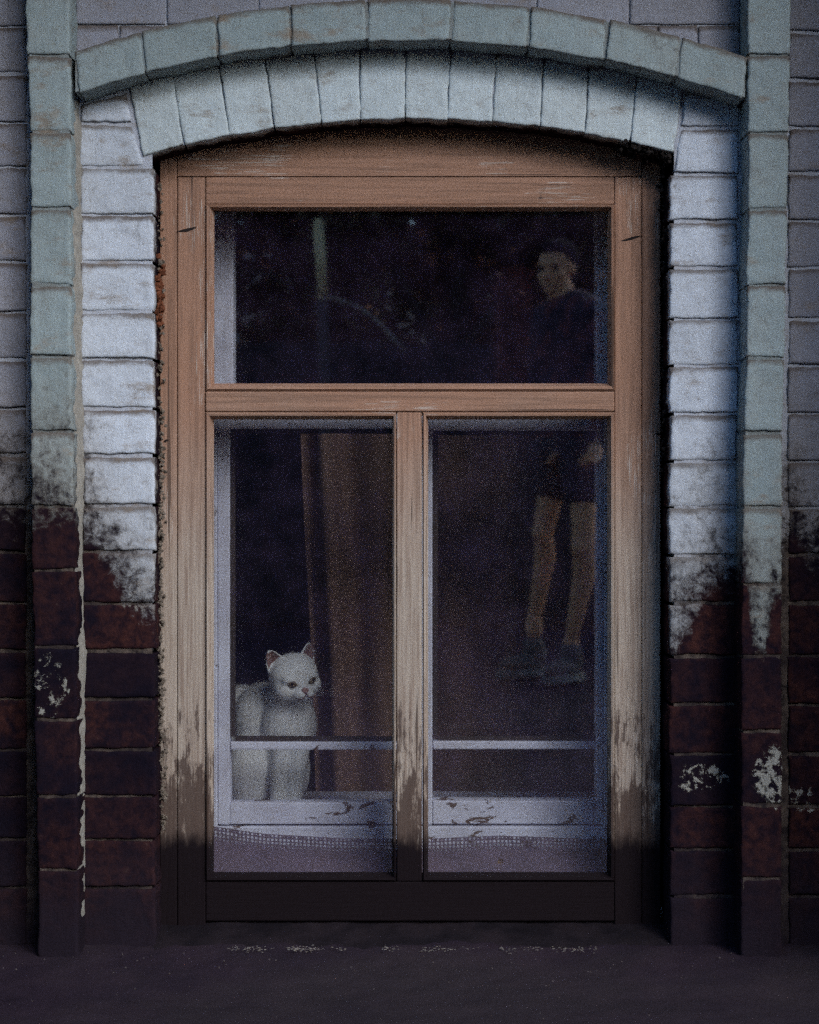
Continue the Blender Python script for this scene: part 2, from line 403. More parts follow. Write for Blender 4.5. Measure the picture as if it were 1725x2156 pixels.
LJ = [-50, 55, 155, 258, 352, 452, 551, 657, 756, 860, 959, 1064, 1163, 1270, 1371, 1473, 1580, 1677, 1768, 1869, 2015]
RJ = [-40, 66, 168, 268, 365, 465, 564, 671, 770, 870, 972, 1068, 1169, 1270, 1382, 1484, 1588, 1698, 1789, 1888, 2015]
# window jambs
for a, b in zip(LJ[3:], LJ[4:]):
    q = quad_px(167 + (4 if a > 900 else 0), 326 + (3 if a > 800 else 0), a, b, 0)
    if a == 258: q = [(PX(167), PZ(349)), (PX(303), PZ(349)), (PX(276), PZ(268)), (PX(167), PZ(261))]
    brick(wall, q, 0.0, 0.11, M['paint'], 12, 8, side_bare=1)
brick(wall, [(PX(172), PZ(255)), (PX(275), PZ(255)), (PX(266), PZ(196)), (PX(172), PZ(221))], 0.0, 0.05, M['paint'], 12, 8)
for a, b in zip(RJ[3:], RJ[4:]):
    q = quad_px(1408, 1556, a, b, 0)
    if a == 268: q = [(PX(1421), PZ(362)), (PX(1556), PZ(362)), (PX(1556), PZ(271)), (PX(1434), PZ(271))]
    brick(wall, q, 0.0, 0.11, M['paint'], 12, 8, side_bare=1)
brick(wall, [(PX(1437), PZ(264)), (PX(1556), PZ(264)), (PX(1556), PZ(214)), (PX(1444), PZ(190))], 0.0, 0.05, M['paint'], 12, 8)
# arch of voussoirs
VB = [301, 388, 484, 578, 678, 759, 852, 942, 1037, 1137, 1232, 1327, 1420]
VT = [270, 362, 460, 557, 660, 757, 855, 951, 1047, 1147, 1242, 1344, 1440]
def hood_low(xd, dep=-0.065): return circle_y(HL, xd)
HL = circle((160, 196), (862, 82), (1568, 207)); HT = circle((155, 108), (862, -3), (1578, 122))
def circle_y(c, xd): return c[1] - math.sqrt(max(0, c[2]**2 - (xd-c[0])**2))
arch = empty('arch', (0, 0, 0), house)
for i in range(12):
    def sh(x): return circle_y(HL, x) + 12
    q = [(PX(VB[i]+1), PZ(intr(VB[i]))), (PX(VB[i+1]-1), PZ(intr(VB[i+1]))), (PX(VT[i+1]-1), PZ(sh(VT[i+1]))), (PX(VT[i]+1), PZ(sh(VT[i])))]
    brick(arch, q, -0.0015, 0.12, M['arch'], 8, 12, side_bare=1, rr=0.0045)
# hood mould
PR = -0.065
hood = empty('hood_mould', (0, 0, 0), house)
HX = [152, 297, 456, 611, 772, 952, 1117, 1282, 1436, 1578]
HB = [163, 305, 459, 612, 772, 948, 1112, 1274, 1424, 1568]
for i in range(9):
    g = 3
    q = [(PX(HB[i]+g, PR), PZ(circle_y(HL, HB[i]+g), PR)), (PX(HB[i+1]-g, PR), PZ(circle_y(HL, HB[i+1]-g), PR)),
         (PX(HX[i+1]-g, PR), PZ(circle_y(HT, HX[i+1]-g), PR)), (PX(HX[i]+g, PR), PZ(circle_y(HT, HX[i]+g), PR))]
    brick(hood, q, PR, 0.062, M['mint'], 14, 8, rr=0.0050)
def strip_body(name, parent, outline, y0, y1, mat, sub=1):
    """solid band between two polylines lower/upper of (x, z)"""
    lo, up = outline; n = len(lo); V = []; F = []
    for y in (y0, y1):
        V += [(x, y, z) for x, z in lo] + [(x, y, z) for x, z in up]
    for i in range(n-1):
        F += [(i, i+1, n+i+1, n+i), (2*n+i+1, 2*n+i, 3*n+i, 3*n+i+1), (i+1, i, 2*n+i, 2*n+i+1), (n+i, n+i+1, 3*n+i+1, 3*n+i)]
    F += [(0, n, 3*n, 2*n), (n-1, 2*n+n-1, 3*n+n-1, 2*n-1)]
    return mesh_obj(name, V, F, mat, parent, attrs={'cov': [cover(DX(v[0]), DY(v[2])) for v in V], 'dirt': [0.6]*len(V)})
hx = [158 + (1570-158)*i/40 for i in range(41)]
strip_body('mortar_bed', hood, ([(PX(x, PR), PZ(circle_y(HL, x)-4, PR)) for x in hx], [(PX(x, PR), PZ(circle_y(HT, x)+4, PR)) for x in hx]), PR+0.0028, 0.002, M['mortar_mint'])
# pilasters either side
LP = [-45, 117, 277, 438, 600, 750, 908, 1066, 1201, 1363, 1516, 1677, 1832, 2065]
RP = [-45, 115, 280, 440, 600, 754, 911, 1068, 1230, 1382, 1540, 1696, 1850, 2065]
def lpx(y): return interp([(-50, 52), (117, 56), (277, 63), (750, 62), (1066, 66), (1400, 69), (1700, 77), (2000, 80)], y)
def lpx2(y): return interp([(-50, 146), (277, 149), (750, 150), (1066, 156), (1400, 160), (2000, 165)], y)
def rpx(y): return interp([(-50, 1573), (277, 1576), (750, 1572), (911, 1566), (1230, 1562), (2000, 1560)], y)
def rpx2(y): return interp([(-50, 1668), (277, 1662), (750, 1653), (911, 1648), (1230, 1648), (2000, 1646)], y)
for nm, J, xa, xb in (('pilaster', LP, lpx, lpx2), ('pilaster', RP, rpx, rpx2)):
    pil = empty(nm, (PX((xa(1000)+xb(1000))/2), PR, 0), house)
    inv = Matrix.Translation(pil.location).inverted()
    bl_ = []
    for a, b in zip(J, J[1:]):
        g = 3.2
        q = [(PX(xa(b)+1, PR), PZ(b-g, PR)), (PX(xb(b)-1, PR), PZ(b-g, PR)), (PX(xb(a)-1, PR), PZ(a+g, PR)), (PX(xa(a)+1, PR), PZ(a+g, PR))]
        bl_.append(brick(pil, q, PR, 0.062, M['mint'], 8, 14, rr=0.0055))
    # upwards out of the picture
    zt = PZ(-45, PR)
    while zt < 2.2:
        z2 = zt + 0.12
        bl_.append(brick(pil, [(PX(xa(0), PR), zt+.002), (PX(xb(0), PR), zt+.002), (PX(xb(0), PR), z2-.002), (PX(xa(0), PR), z2-.002)], PR, 0.062, M['mint'], 4, 4))
        zt = z2
    ys = list(range(-50, 2080, 40))
    lo = [(PX(xa(y)+5, PR), PZ(y, PR)) for y in ys]; up = [(PX(xb(y)-4, PR), PZ(y, PR)) for y in ys]
    lo.insert(0, (PX(xa(0)+5, PR), 2.25)); up.insert(0, (PX(xb(0)-4, PR), 2.25))
    bl_.append(strip_body('mortar_bed', pil, (lo, up), PR+0.0028, 0.002, M['mortar_mint']))
    for o in bl_: o.matrix_parent_inverse = inv
# field wall outside the pilasters and above the hood
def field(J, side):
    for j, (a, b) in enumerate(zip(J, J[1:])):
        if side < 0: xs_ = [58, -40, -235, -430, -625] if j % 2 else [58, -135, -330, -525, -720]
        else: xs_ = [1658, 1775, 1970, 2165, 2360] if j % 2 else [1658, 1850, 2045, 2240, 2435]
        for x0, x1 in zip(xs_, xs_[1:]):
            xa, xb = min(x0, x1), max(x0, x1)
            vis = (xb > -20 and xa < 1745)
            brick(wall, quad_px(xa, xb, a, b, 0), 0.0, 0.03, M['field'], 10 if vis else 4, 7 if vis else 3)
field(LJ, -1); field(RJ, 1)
# spandrel corners over the hood, between the pilasters
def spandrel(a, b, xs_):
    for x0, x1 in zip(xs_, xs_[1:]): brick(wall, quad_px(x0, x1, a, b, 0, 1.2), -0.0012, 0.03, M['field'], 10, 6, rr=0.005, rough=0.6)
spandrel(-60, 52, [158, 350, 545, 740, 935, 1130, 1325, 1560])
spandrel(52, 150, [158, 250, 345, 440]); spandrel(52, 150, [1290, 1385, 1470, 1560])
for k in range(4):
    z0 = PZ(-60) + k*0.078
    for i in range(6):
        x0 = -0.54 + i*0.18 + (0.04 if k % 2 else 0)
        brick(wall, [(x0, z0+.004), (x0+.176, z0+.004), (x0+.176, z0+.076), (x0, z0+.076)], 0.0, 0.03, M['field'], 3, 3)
# cream lime fillets in the inner corners of the pilasters
def fillet(name, xf, ytop, ybot, wdt, yA, yB, seed, bare):
    V = []; F = []; n = 150; cov = []
    for i in range(n+1):
        yd = lerp(ytop, ybot, i/n); z = PZ(yd, -0.02)
        xx = xf(yd)
        ww = wdt*(0.75 + 0.5*nz(seed, yd, 0, 0.02) + 0.45*nz(seed, yd, 2, 0.08)) * interp(bare, yd)
        for k in range(5):
            t = k/4; bul = math.sin(t*math.pi)
            V.append((PX(xx, 0) + ww*lerp(-0.35, 0.65, t) + 0.0012*nz(xx, yd, k, 0.3), lerp(yA, yB, t) - 0.004*bul + 0.0015*nz(seed, yd, k+4, 0.15), z))
    for i in range(n):
        for k in range(4): F.append((i*5+k, i*5+k+1, (i+1)*5+k+1, (i+1)*5+k))
    return mesh_obj(name, V, F, M['lime'], house, smooth=True)
fillet('lime_fillet', lambda y: lpx2(y)+13, 205, 1930, 0.013, -0.05, 0.004, 3, [(200, .7), (300, 1.1), (800, 1.25), (1030, 1.1), (1080, .7), (1150, .45), (1300, .55), (1380, 1.0), (1520, .8), (1650, .45), (1950, .18)])

# wall body behind the brick skin, roof and dark room (the house goes on beyond the picture)
core = empty('wall_core', (0, 0, 0), house)
def cbox(x0, x1, y0, y1, z0, z1, m='core', nm='backing'): return box(nm, x0, x1, y0, y1, z0, z1, M[m], core)
OX0, OX1 = PX(308), PX(1428)
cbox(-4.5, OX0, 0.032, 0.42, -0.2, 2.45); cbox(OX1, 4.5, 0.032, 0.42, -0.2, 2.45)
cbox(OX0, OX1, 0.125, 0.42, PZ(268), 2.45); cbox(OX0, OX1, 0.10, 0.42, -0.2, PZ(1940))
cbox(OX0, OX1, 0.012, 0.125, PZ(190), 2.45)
cbox(-4.5, -1.72, 0.0, 0.032, -0.2, 2.45); cbox(1.72, 4.5, 0.0, 0.032, -0.2, 2.45)
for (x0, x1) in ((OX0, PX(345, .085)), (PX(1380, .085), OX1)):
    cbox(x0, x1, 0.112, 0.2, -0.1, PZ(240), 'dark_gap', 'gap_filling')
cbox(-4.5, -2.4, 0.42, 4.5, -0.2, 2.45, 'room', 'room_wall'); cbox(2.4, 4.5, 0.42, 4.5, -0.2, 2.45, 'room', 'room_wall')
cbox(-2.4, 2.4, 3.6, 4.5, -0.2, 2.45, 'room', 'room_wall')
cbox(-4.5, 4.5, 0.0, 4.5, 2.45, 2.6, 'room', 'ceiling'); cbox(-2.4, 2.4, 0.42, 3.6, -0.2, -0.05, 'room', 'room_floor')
box('eave', -4.8, 4.8, -1.04, 0.0, 2.22, 2.27, M['eave'], house)  # unseen eave, overhang widened to shade the top of the wall
roof = mesh_obj('roof', [(-4.8, -1.14, 2.30), (4.8, -1.14, 2.30), (4.8, 2.3, 4.0), (-4.8, 2.3, 4.0), (4.8, 5.1, 2.5), (-4.8, 5.1, 2.5),
                (-4.8, -1.14, 2.272), (4.8, -1.14, 2.272), (4.8, 5.1, 2.46), (-4.8, 5.1, 2.46)],
                [(0, 1, 2, 3), (3, 2, 4, 5), (6, 9, 8, 7), (0, 6, 7, 1), (1, 7, 8, 4, 2), (5, 4, 8, 9), (0, 3, 5, 9, 6)], M['roof'], house)

# sloping cement foot under the window
def foot():
    V = []; F = []; nx, ny = 120, 16
    t = NT('dark_damp_cement'); P = t.pos(); a = t.noise(P, 12, 6, 0.6); b = t.noise(P, 240, 5, 0.65)
    c = t.mix(t.ramp(a, 0.3, 0.7), (0.009, 0.0075, 0.010), (0.021, 0.0155, 0.019))
    c = t.mix(t.ramp(b, 0.68, 0.75, 0, .6), c, (0.14, 0.11, 0.10))
    sx = t.n('ShaderNodeSeparateXYZ'); t.l(P, sx.inputs[0])
    line = t.math('MULTIPLY', t.ramp(t.math('ADD', sx.outputs['Y'], t.math('MULTIPLY', t.math('SUBTRACT', t.noise(P, 60, 5, .7), .5), .03)), -0.022, -0.030), t.ramp(t.noise(t.mapped(P, (11, 11, 11)), 1, 4, .6), .46, .56))
    c = t.mix(t.math('MULTIPLY', line, 0.75), c, (0.20, 0.17, 0.15))
    t.pbsdf(c, 0.85, t.bump(b, 0.7, 0.002), 0.04)
    for j in range(ny+1):
        s = j/ny
        for i in range(nx+1):
            x = lerp(PX(322), PX(1415), i/nx)
            y = lerp(-0.035, 0.09, s); z = lerp(-0.004, PZ(1938, .085), s**0.8) + 0.004*nz(x, y, 1, 12) + 0.002*nz(x, y, 2, 45)
            V.append((x, y, z))
    for j in range(ny):
        for i in range(nx): F.append((j*(nx+1)+i, j*(nx+1)+i+1, (j+1)*(nx+1)+i+1, (j+1)*(nx+1)+i))
    mesh_obj('cement_sill', V, F, t.m, house, smooth=True)
foot()

def chips(name, parent, pts, mat, seed=1, flat=(1, 1, 1), label=None):
    """many small broken lumps as one mesh"""
    rnd = random.Random(seed); V = []; F = []
    base = [(1,0,0),(-1,0,0),(0,1,0),(0,-1,0),(0,0,1),(0,0,-1)]
    tri = [(0,2,4),(2,1,4),(1,3,4),(3,0,4),(2,0,5),(1,2,5),(3,1,5),(0,3,5)]
    for (x, y, z, r) in pts:
        k = len(V); e = Euler((rnd.uniform(0, 6), rnd.uniform(0, 6), rnd.uniform(0, 6)))
        for b in base:
            p = Vector(b) * r * rnd.uniform(0.55, 1.35); p.rotate(e)
            V.append((x + p.x*flat[0], y + p.y*flat[1], z + p.z*flat[2]))
        F += [tuple(k+i for i in f) for f in tri]
    o = mesh_obj(name, V, F, mat, parent); o['kind'] = 'stuff'
    if label: o['label'] = label
    return o
rnd = random.Random(5)
pts = []
for i in range(700):
    xd = rnd.choice([rnd.uniform(480, 735), rnd.uniform(805, 1265)])
    dens = clamp(0.45 + 1.5*nz(xd*0.018, 0, 0) + 0.8*nz(xd*.07, 2, 0))
    if rnd.random() > dens: continue
    yy = -0.036 + 0.006*nz(xd*.02, 3, 0) + rnd.gauss(0, 0.0075)
    pts.append((PX(xd, -0.03), yy, 0.0075 + rnd.uniform(0, 0.004), rnd.uniform(0.0004, 0.0015)))
chips('flaked_lime', house, pts, M['lime_dust'], 2, (2.0, 1, .5))
pts = []
for i in range(520):
    yd = rnd.uniform(870, 1745) if rnd.random() < .85 else rnd.uniform(380, 870)
    pts.append((PX(337, .06) + rnd.gauss(0, 0.0035) + 0.004*clamp((yd-1300)/450), rnd.uniform(0.048, 0.071), PZ(yd, .06), rnd.uniform(0.0015, 0.005)))
chips('crumbling_mortar', house, pts, M['crumb'], 3)
M['rust'] = simple('orange_crumbling_brick', (0.15, 0.050, 0.024), 0.95, 120)
pts = [(PX(334, .05) + rnd.gauss(0, 0.003), rnd.uniform(0.03, 0.07), PZ(rnd.gauss(618, 34), .05), rnd.uniform(0.003, 0.008)) for i in range(110)]
chips('crumbling_brick_core', house, pts, M['rust'], 4)
pts = []
for i in range(260):
    xd = rnd.uniform(1300, 1420); pts.append((PX(xd), rnd.uniform(0.0, 0.09), PZ(intr(xd) + rnd.gauss(4, 5) + clamp((xd-1370)/50)*6), rnd.uniform(0.002, 0.006)))
for i in range(120):
    pts.append((PX(1404) + rnd.gauss(0, .002), rnd.uniform(0.02, 0.08), PZ(rnd.uniform(330, 1000)), rnd.uniform(0.0015, 0.0045)))
chips('broken_mortar_edge', house, pts, M['dark_gap'], 6)
pts = []
for i in range(110):
    x = rnd.uniform(-0.72, 0.72); y = -0.03 - abs(rnd.gauss(0, 0.16)); pts.append((x, y, 0.006, rnd.uniform(0.0006, 0.0018)))
M['grit'] = simple('pale_grit', (0.10, 0.08, 0.08), 0.95, 150)
grit = chips('grit', None, pts, M['grit'], 8); tag(grit, 'scattered pale grit on the dark asphalt below the window', 'grit')

# ------------------------------------------------------------------ outer window frame
win = empty('window', (0, 0.070, PZ(1935)), house); win['label'] = 'brown wooden outer window with faded flaking paint'
WI = Matrix.Translation(win.location).inverted()
def wpart(o): o.matrix_parent_inverse = WI; return o
YF = 0.070
def wbox(name, x0, x1, y0, y1, mat, yf=YF, yb=0.15, bev=0.0022, gx=0.7):
    return wpart(box(name, PX(x0, YF)+gx*.0004, PX(x1, YF)-gx*.0004, yf, yb, PZ(y1, YF)+.0003, PZ(y0, YF)-.0003, mat, win, bev))
wbox('casing', 336, 373, 300, 1956, M['wood_v'], YF+.001)
wbox('casing', 1352, 1392, 300, 1956, M['wood_v'], YF+.001)
# arched head board
n = 40; lo = []; up = []
for i in range(n+1):
    xd = lerp(374, 1351, i/n); lo.append((PX(xd, YF), PZ(370.5, YF))); up.append((PX(xd, YF), PZ(intr(xd)+6, YF)+.012))
wpart(strip_body('head_board', win, (lo, up), YF+.0005, 0.15, M['wood_h']))
wbox('stile', 373, 433, 372, 1956, M['wood_v'], YF)
wbox('stile', 1294, 1352, 372, 1956, M['wood_v'], YF)
wbox('top_rail', 433, 1294, 372, 430, M['wood_h'], YF)
wbox('transom', 433, 1294, 824, 867, M['wood_h'], YF-.004)
wbox('mullion', 835, 889, 867.5, 1856, M['wood_v'], YF-.002)
wbox('bottom_rail', 433, 1294, 1856, 1940, M['wood_h'], YF)
def beads(o, i, depth=0.020):
    (x0, y0, x1, y1), (a0, b0, a1, b1) = o, i
    O = [(x0, y0), (x1, y0), (x1, y1), (x0, y1)]; I = [(a0, b0), (a1, b0), (a1, b1), (a0, b1)]
    for k in range(4):
        k2 = (k+1) % 4; V = []
        horiz = k in (0, 2)
        prof = [(0.0, YF-.0015), (0.22, YF-.005), (0.55, YF-.004), (1.0, YF+depth*.75), (1.0, YF+depth)]
        for (c0, c1) in ((O[k], I[k]), (O[k2], I[k2])):
            for f, y in prof: V.append((PX(lerp(c0[0], c1[0], f), YF), y, PZ(lerp(c0[1], c1[1], f), YF)))
            V.append((PX(c0[0], YF), YF+depth, PZ(c0[1], YF)))
        F = [(j, j+1, 6+j+1, 6+j) for j in range(5)] + [(5, 0, 6, 11), (0, 1, 2, 3, 4, 5), (11, 10, 9, 8, 7, 6)]
        wpart(mesh_obj('glazing_bead', V, F, M['wood_h'] if horiz else M['wood_v'], win))
beads((433, 430.5, 1294, 823), (449, 441, 1282, 806))
beads((433, 868, 834, 1855), (448, 882, 826, 1841))
beads((890, 868, 1294, 1855), (902, 882, 1281, 1841))
M['gouge'] = simple('dark_crack', (0.02, 0.014, 0.013), .95, 200)
def gouge(pts, wd):
    V = []; F = []
    for i, (x, y) in enumerate(pts):
        f = math.sin(math.pi*(i+.25)/(len(pts)-.5)); hw = wd*.5*f
        V += [(PX(x, YF), YF-.0004, PZ(y-hw, YF)), (PX(x, YF), YF-.0004, PZ(y+hw, YF)), (PX(x, YF), YF+.003, PZ(y, YF))]
    for i in range(len(pts)-1): a = i*3; F += [(a, a+3, a+4, a+1), (a+3, a, a+2, a+5), (a+1, a+4, a+5, a+2)]
    wpart(mesh_obj('crack', V, F, M['gouge'], win))
gouge([(374, 487), (384, 486), (396, 484), (406, 481), (414, 478)], 7)
gouge([(1308, 507), (1318, 505), (1330, 502), (1340, 499), (1351, 497)], 6)
gouge([(345, 930), (349, 928), (355, 926)], 6)
YG = YF + 0.016
def pane(x0, x1, y0, y1, y, parent, mat, inv):
    o = box('pane', PX(x0, y), PX(x1, y), y, y+.003, PZ(y1, y), PZ(y0, y), mat, parent); o.matrix_parent_inverse = inv; return o
pane(446, 1285, 438, 809, YG, win, M['glass'], WI)
pane(445, 829, 879, 1844, YG, win, M['glass'], WI)
pane(899, 1284, 879, 1844, YG, win, M['glass'], WI)

# ------------------------------------------------------------------ inner white sashes
inner = empty('inner_window', (0, 0.21, PZ(1800)), house); inner['label'] = 'white inner window with flaking paint behind the outer glass'
II = Matrix.Translation(inner.location).inverted()
YI = 0.205
def ibox(name, x0, x1, y0, y1, mat, yf=YI, yb=YI+.04, bev=.0025, jit=0.0008):
    o = box(name, PX(x0, yf), PX(x1, yf), yf, yb, PZ(y1, yf), PZ(y0, yf), mat, inner, bev, jit); o.matrix_parent_inverse = II; return o
# fixed frame between the two windows
ibox('frame_side', 430, 457.5, 868, 1800, M['white_v'], YI-.004, YI+.05)
ibox('frame_side', 1272, 1320, 868, 1800, M['white_v'], YI-.004, YI+.05)
ibox('frame_side', 425, 491, 400, 845, M['white_v'], YI+.01, YI+.06)
ibox('frame_side', 1256, 1320, 400, 845, M['white_v'], YI+.01, YI+.06)
ibox('frame_rail', 425, 1320, 812, 862, M['white_h'], YI+.002, YI+.055)
ibox('frame_rail', 425, 1320, 360, 428, M['white_h'], YI+.012, YI+.055)
ibox('frame_sill', 425, 1320, 1741, 1830, M['white_flaky'], YI-.006, YI+.05)
def sash(xa, xb, xs0, xs1, ytop, ybar, ybot):
    ibox('sash_stile', xa, xs0, 876, 1737, M['white_v']); ibox('sash_stile', xs1, xb, 876, 1737, M['white_v'])
    ibox('sash_rail', xs0, xs1, 872, ytop, M['white_h'], YI+.001)
    ibox('sash_rail', xs0, xs1, ybot, 1736, M['white_flaky'], YI+.001)
    ibox('glazing_bar', xs0+.5, xs1-.5, ybar, ybar+17, M['white_flaky'], YI+.003)
    # dark putty lines
    ibox('putty', xs0, xs0+11, ytop, ybar-11, M['putty'], YI+.012, YI+.02, 0)
    ibox('putty', xs0+11, xs1, ybar-11, ybar-1, M['putty'], YI+.012, YI+.02, 0)
    ibox('putty', xs0+11, xs1, ytop, ytop+9, M['putty'], YI+.0125, YI+.02, 0)
    for (a, b) in ((ytop-2, ybar+2), (ybar+15, ybot+2)):
        pane(xs0-1, xs1+1, a, b, YI+.022, inner, M['glass_in'], II)
sash(458.5, 862, 484, 838, 903, 1562, 1690)
sash(863, 1271, 911, 1256, 906, 1561, 1686)
def ipane(): pane(490, 1257, 427, 813, YI+.03, inner, M['glass_in'], II)
ipane()
# inner sill board
sill = box('inner_sill', -0.62, 0.62, 0.262, 0.52, PZ(1705, .3)-.03, PZ(1705, .3), M['white_h'], inner, 0.003); sill.matrix_parent_inverse = II

# ------------------------------------------------------------------ lavender cloth with an openwork edge along the bottom
def cloth_strip():
    t = NT('lavender_gauze'); P = t.pos(); a = t.noise(t.mapped(P, (600, 600, 600)), 1, 2, 0.5); b = t.noise(P, 18, 5, 0.6)
    c = t.mix(t.ramp(b, 0.3, 0.7), (0.18, 0.140, 0.185), (0.13, 0.104, 0.138)); c = t.mix(t.ramp(a, 0.4, 0.65, 0, .35), c, (0.15, 0.12, 0.16))
    t.pbsdf(c, 0.95, t.bump(a, 0.5, 0.001), 0.1)
    y = 0.165; pitch = 8.5; V = []; F = []
    def top(xd): return interp([(430, 1738), (560, 1756), (700, 1764), (860, 1767), (1050, 1760), (1300, 1768)], xd)
    def vert(xd, yd, dy=0.0):
        V.append((PX(xd, y), y + dy + 0.006*nz(xd*0.006, 0, yd*0.004) , PZ(yd, y))); return len(V)-1
    ncol = int((1310-425)/pitch)
    for i in range(ncol):
        x0 = 425 + i*pitch; x1 = x0 + pitch; cx = x0 + pitch/2; tp = top(cx)
        for r in range(4):
            ya = tp + r*7.4; yb = ya + 7.4; h = (2.1, 2.5, 2.4, 1.6)[r]*random.uniform(.8, 1.1); cyy = (ya+yb)/2
            if (r == 0 and random.random() < .35): h *= .5
            o = [vert(x0, ya), vert(x1, ya), vert(x1, yb), vert(x0, yb)]; q = [vert(cx-h, cyy-h), vert(cx+h, cyy-h), vert(cx+h, cyy+h), vert(cx-h, cyy+h)]
            for k in range(4): F.append((o[k], o[(k+1) % 4], q[(k+1) % 4], q[k]))
        ya = tp + 4*7.4; ns = 5
        for k in range(ns):
            a_, b_ = lerp(ya, 1858, k/ns), lerp(ya, 1858, (k+1)/ns)
            F.append((vert(x0, a_, -.02*(k/ns)**2), vert(x1, a_, -.02*(k/ns)**2), vert(x1, b_, -.02*((k+1)/ns)**2), vert(x0, b_, -.02*((k+1)/ns)**2)))
    o = mesh_obj('cloth_strip', V, F, t.m, None)
    md = o.modifiers.new('thickness', 'SOLIDIFY'); md.thickness = 0.0012
    tag(o, 'lavender-grey cloth strip with openwork edge tucked along the window bottom', 'cloth')
cloth_strip()
# small dried flower lying against the cloth
def flower():
    V = []; F = []; y = 0.128
    cx, cz = PX(1054, y), PZ(1813, y)
    for k in range(7):
        a = k*2*math.pi/7 + .3; rr = random.uniform(.0045, .0068); i = len(V)
        for (f, s, dy) in ((0.15, 0, 0), (0.7, .42, -.002), (1.0, 0, -.0045), (0.7, -.42, -.002), (.6, 0, .0015)):
            V.append((cx + rr*f*math.cos(a+s), y + dy, cz + rr*f*math.sin(a+s)))
        F += [(i, i+1, i+4), (i+1, i+2, i+4), (i+2, i+3, i+4), (i+3, i, i+4)]
    o = mesh_obj('dried_flower', V, F, simple('dry_brown_petals', (0.36, 0.25, 0.15), .9, 200), None)
    tag(o, 'tiny dried brown flower stuck to the lavender cloth strip', 'flower')
flower()

# ------------------------------------------------------------------ curtain
def curtain():
    t = NT('brown_curtain_cloth'); P = t.pos(); a = t.noise(t.mapped(P, (500, 500, 120)), 1, 3, 0.6); b = t.noise(t.mapped(P, (20, 20, 3)), 1, 4, 0.6)
    c = t.mix(t.ramp(b, 0.3, 0.7), (0.25, 0.155, 0.115), (0.165, 0.105, 0.085)); c = t.mix(t.ramp(a, 0.4, 0.7, 0, .4), c, (0.15, 0.09, 0.075))
    t.pbsdf(c, 0.95, t.bump(a, 0.3, 0.001), 0.05)
    Y0 = 0.60; V = []; F = []; nx, nzz = 150, 30
    for j in range(nzz+1):
        yd = lerp(860, 1780, j/nzz)
        for i in range(nx+1):
            u = i/nx
            xe = interp([(860, 630), (1100, 640), (1370, 655), (1780, 668)], yd)
            xd = lerp(xe, 1400, u**1.15)
            ph = u*40 + 1.2*math.sin(u*9)
            amp = lerp(0.030, 0.012, clamp(u*1.7)) * (0.7 + 0.4*nz(u*9, 1, 0))
            V.append((PX(xd, Y0), Y0 + amp*math.sin(ph) + 0.008*nz(u*14, yd*.003, 0), PZ(yd, Y0)))
    for j in range(nzz):
        for i in range(nx): F.append((j*(nx+1)+i, j*(nx+1)+i+1, (j+1)*(nx+1)+i+1, (j+1)*(nx+1)+i))
    o = mesh_obj('curtain', V, F, t.m, None, smooth=True)
    md = o.modifiers.new('thickness', 'SOLIDIFY'); md.thickness = 0.002
    tag(o, 'brown curtain hanging in folds behind the glass to the right of the cat', 'curtain')
    # the length above the transom
curtain()

# ------------------------------------------------------------------ soft bodies: overlapping solids fused into one skin
def ell(bm, c, r, rot=None, seg=20, ring=12):
    mat = Matrix.Translation(c) @ (rot.to_matrix().to_4x4() if rot else Matrix()) @ Matrix.Diagonal((*r, 1))
    bmesh.ops.create_uvsphere(bm, u_segments=seg, v_segments=ring, radius=1.0, matrix=mat)
def caps(bm, a, b, ra, rb, n=7):
    a, b = Vector(a), Vector(b)
    L = (b-a).length; k = max(2, int(L / (min(ra, rb)*0.55)))
    d = (b-a).normalized(); q = d.to_track_quat('Z', 'Y').to_matrix().to_4x4()
    bmesh.ops.create_cone(bm, cap_ends=True, segments=18, radius1=ra, radius2=rb, depth=L, matrix=Matrix.Translation((a+b)/2) @ q)
    ell(bm, a, (ra, ra, ra)); ell(bm, b, (rb, rb, rb))
def fuse(name, bm, mat, parent, voxel, smooth_it=6, fac=0.5):
    bmesh.ops.recalc_face_normals(bm, faces=bm.faces[:])
    me0 = bpy.data.meshes.new('tmp'); bm.to_mesh(me0); bm.free()
    tmp = bpy.data.objects.new('tmp', me0); col.objects.link(tmp)
    md = tmp.modifiers.new('r', 'REMESH'); md.mode = 'VOXEL'; md.voxel_size = voxel
    sm = tmp.modifiers.new('s', 'SMOOTH'); sm.iterations = smooth_it; sm.factor = fac
    dg = bpy.context.evaluated_depsgraph_get(); ev = tmp.evaluated_get(dg)
    me = bpy.data.meshes.new_from_object(ev)
    bpy.data.objects.remove(tmp); me.name = name
    me.materials.clear(); me.materials.append(mat)
    me.polygons.foreach_set('use_smooth', [True]*len(me.polygons))
    return link(bpy.data.objects.new(name, me), parent)

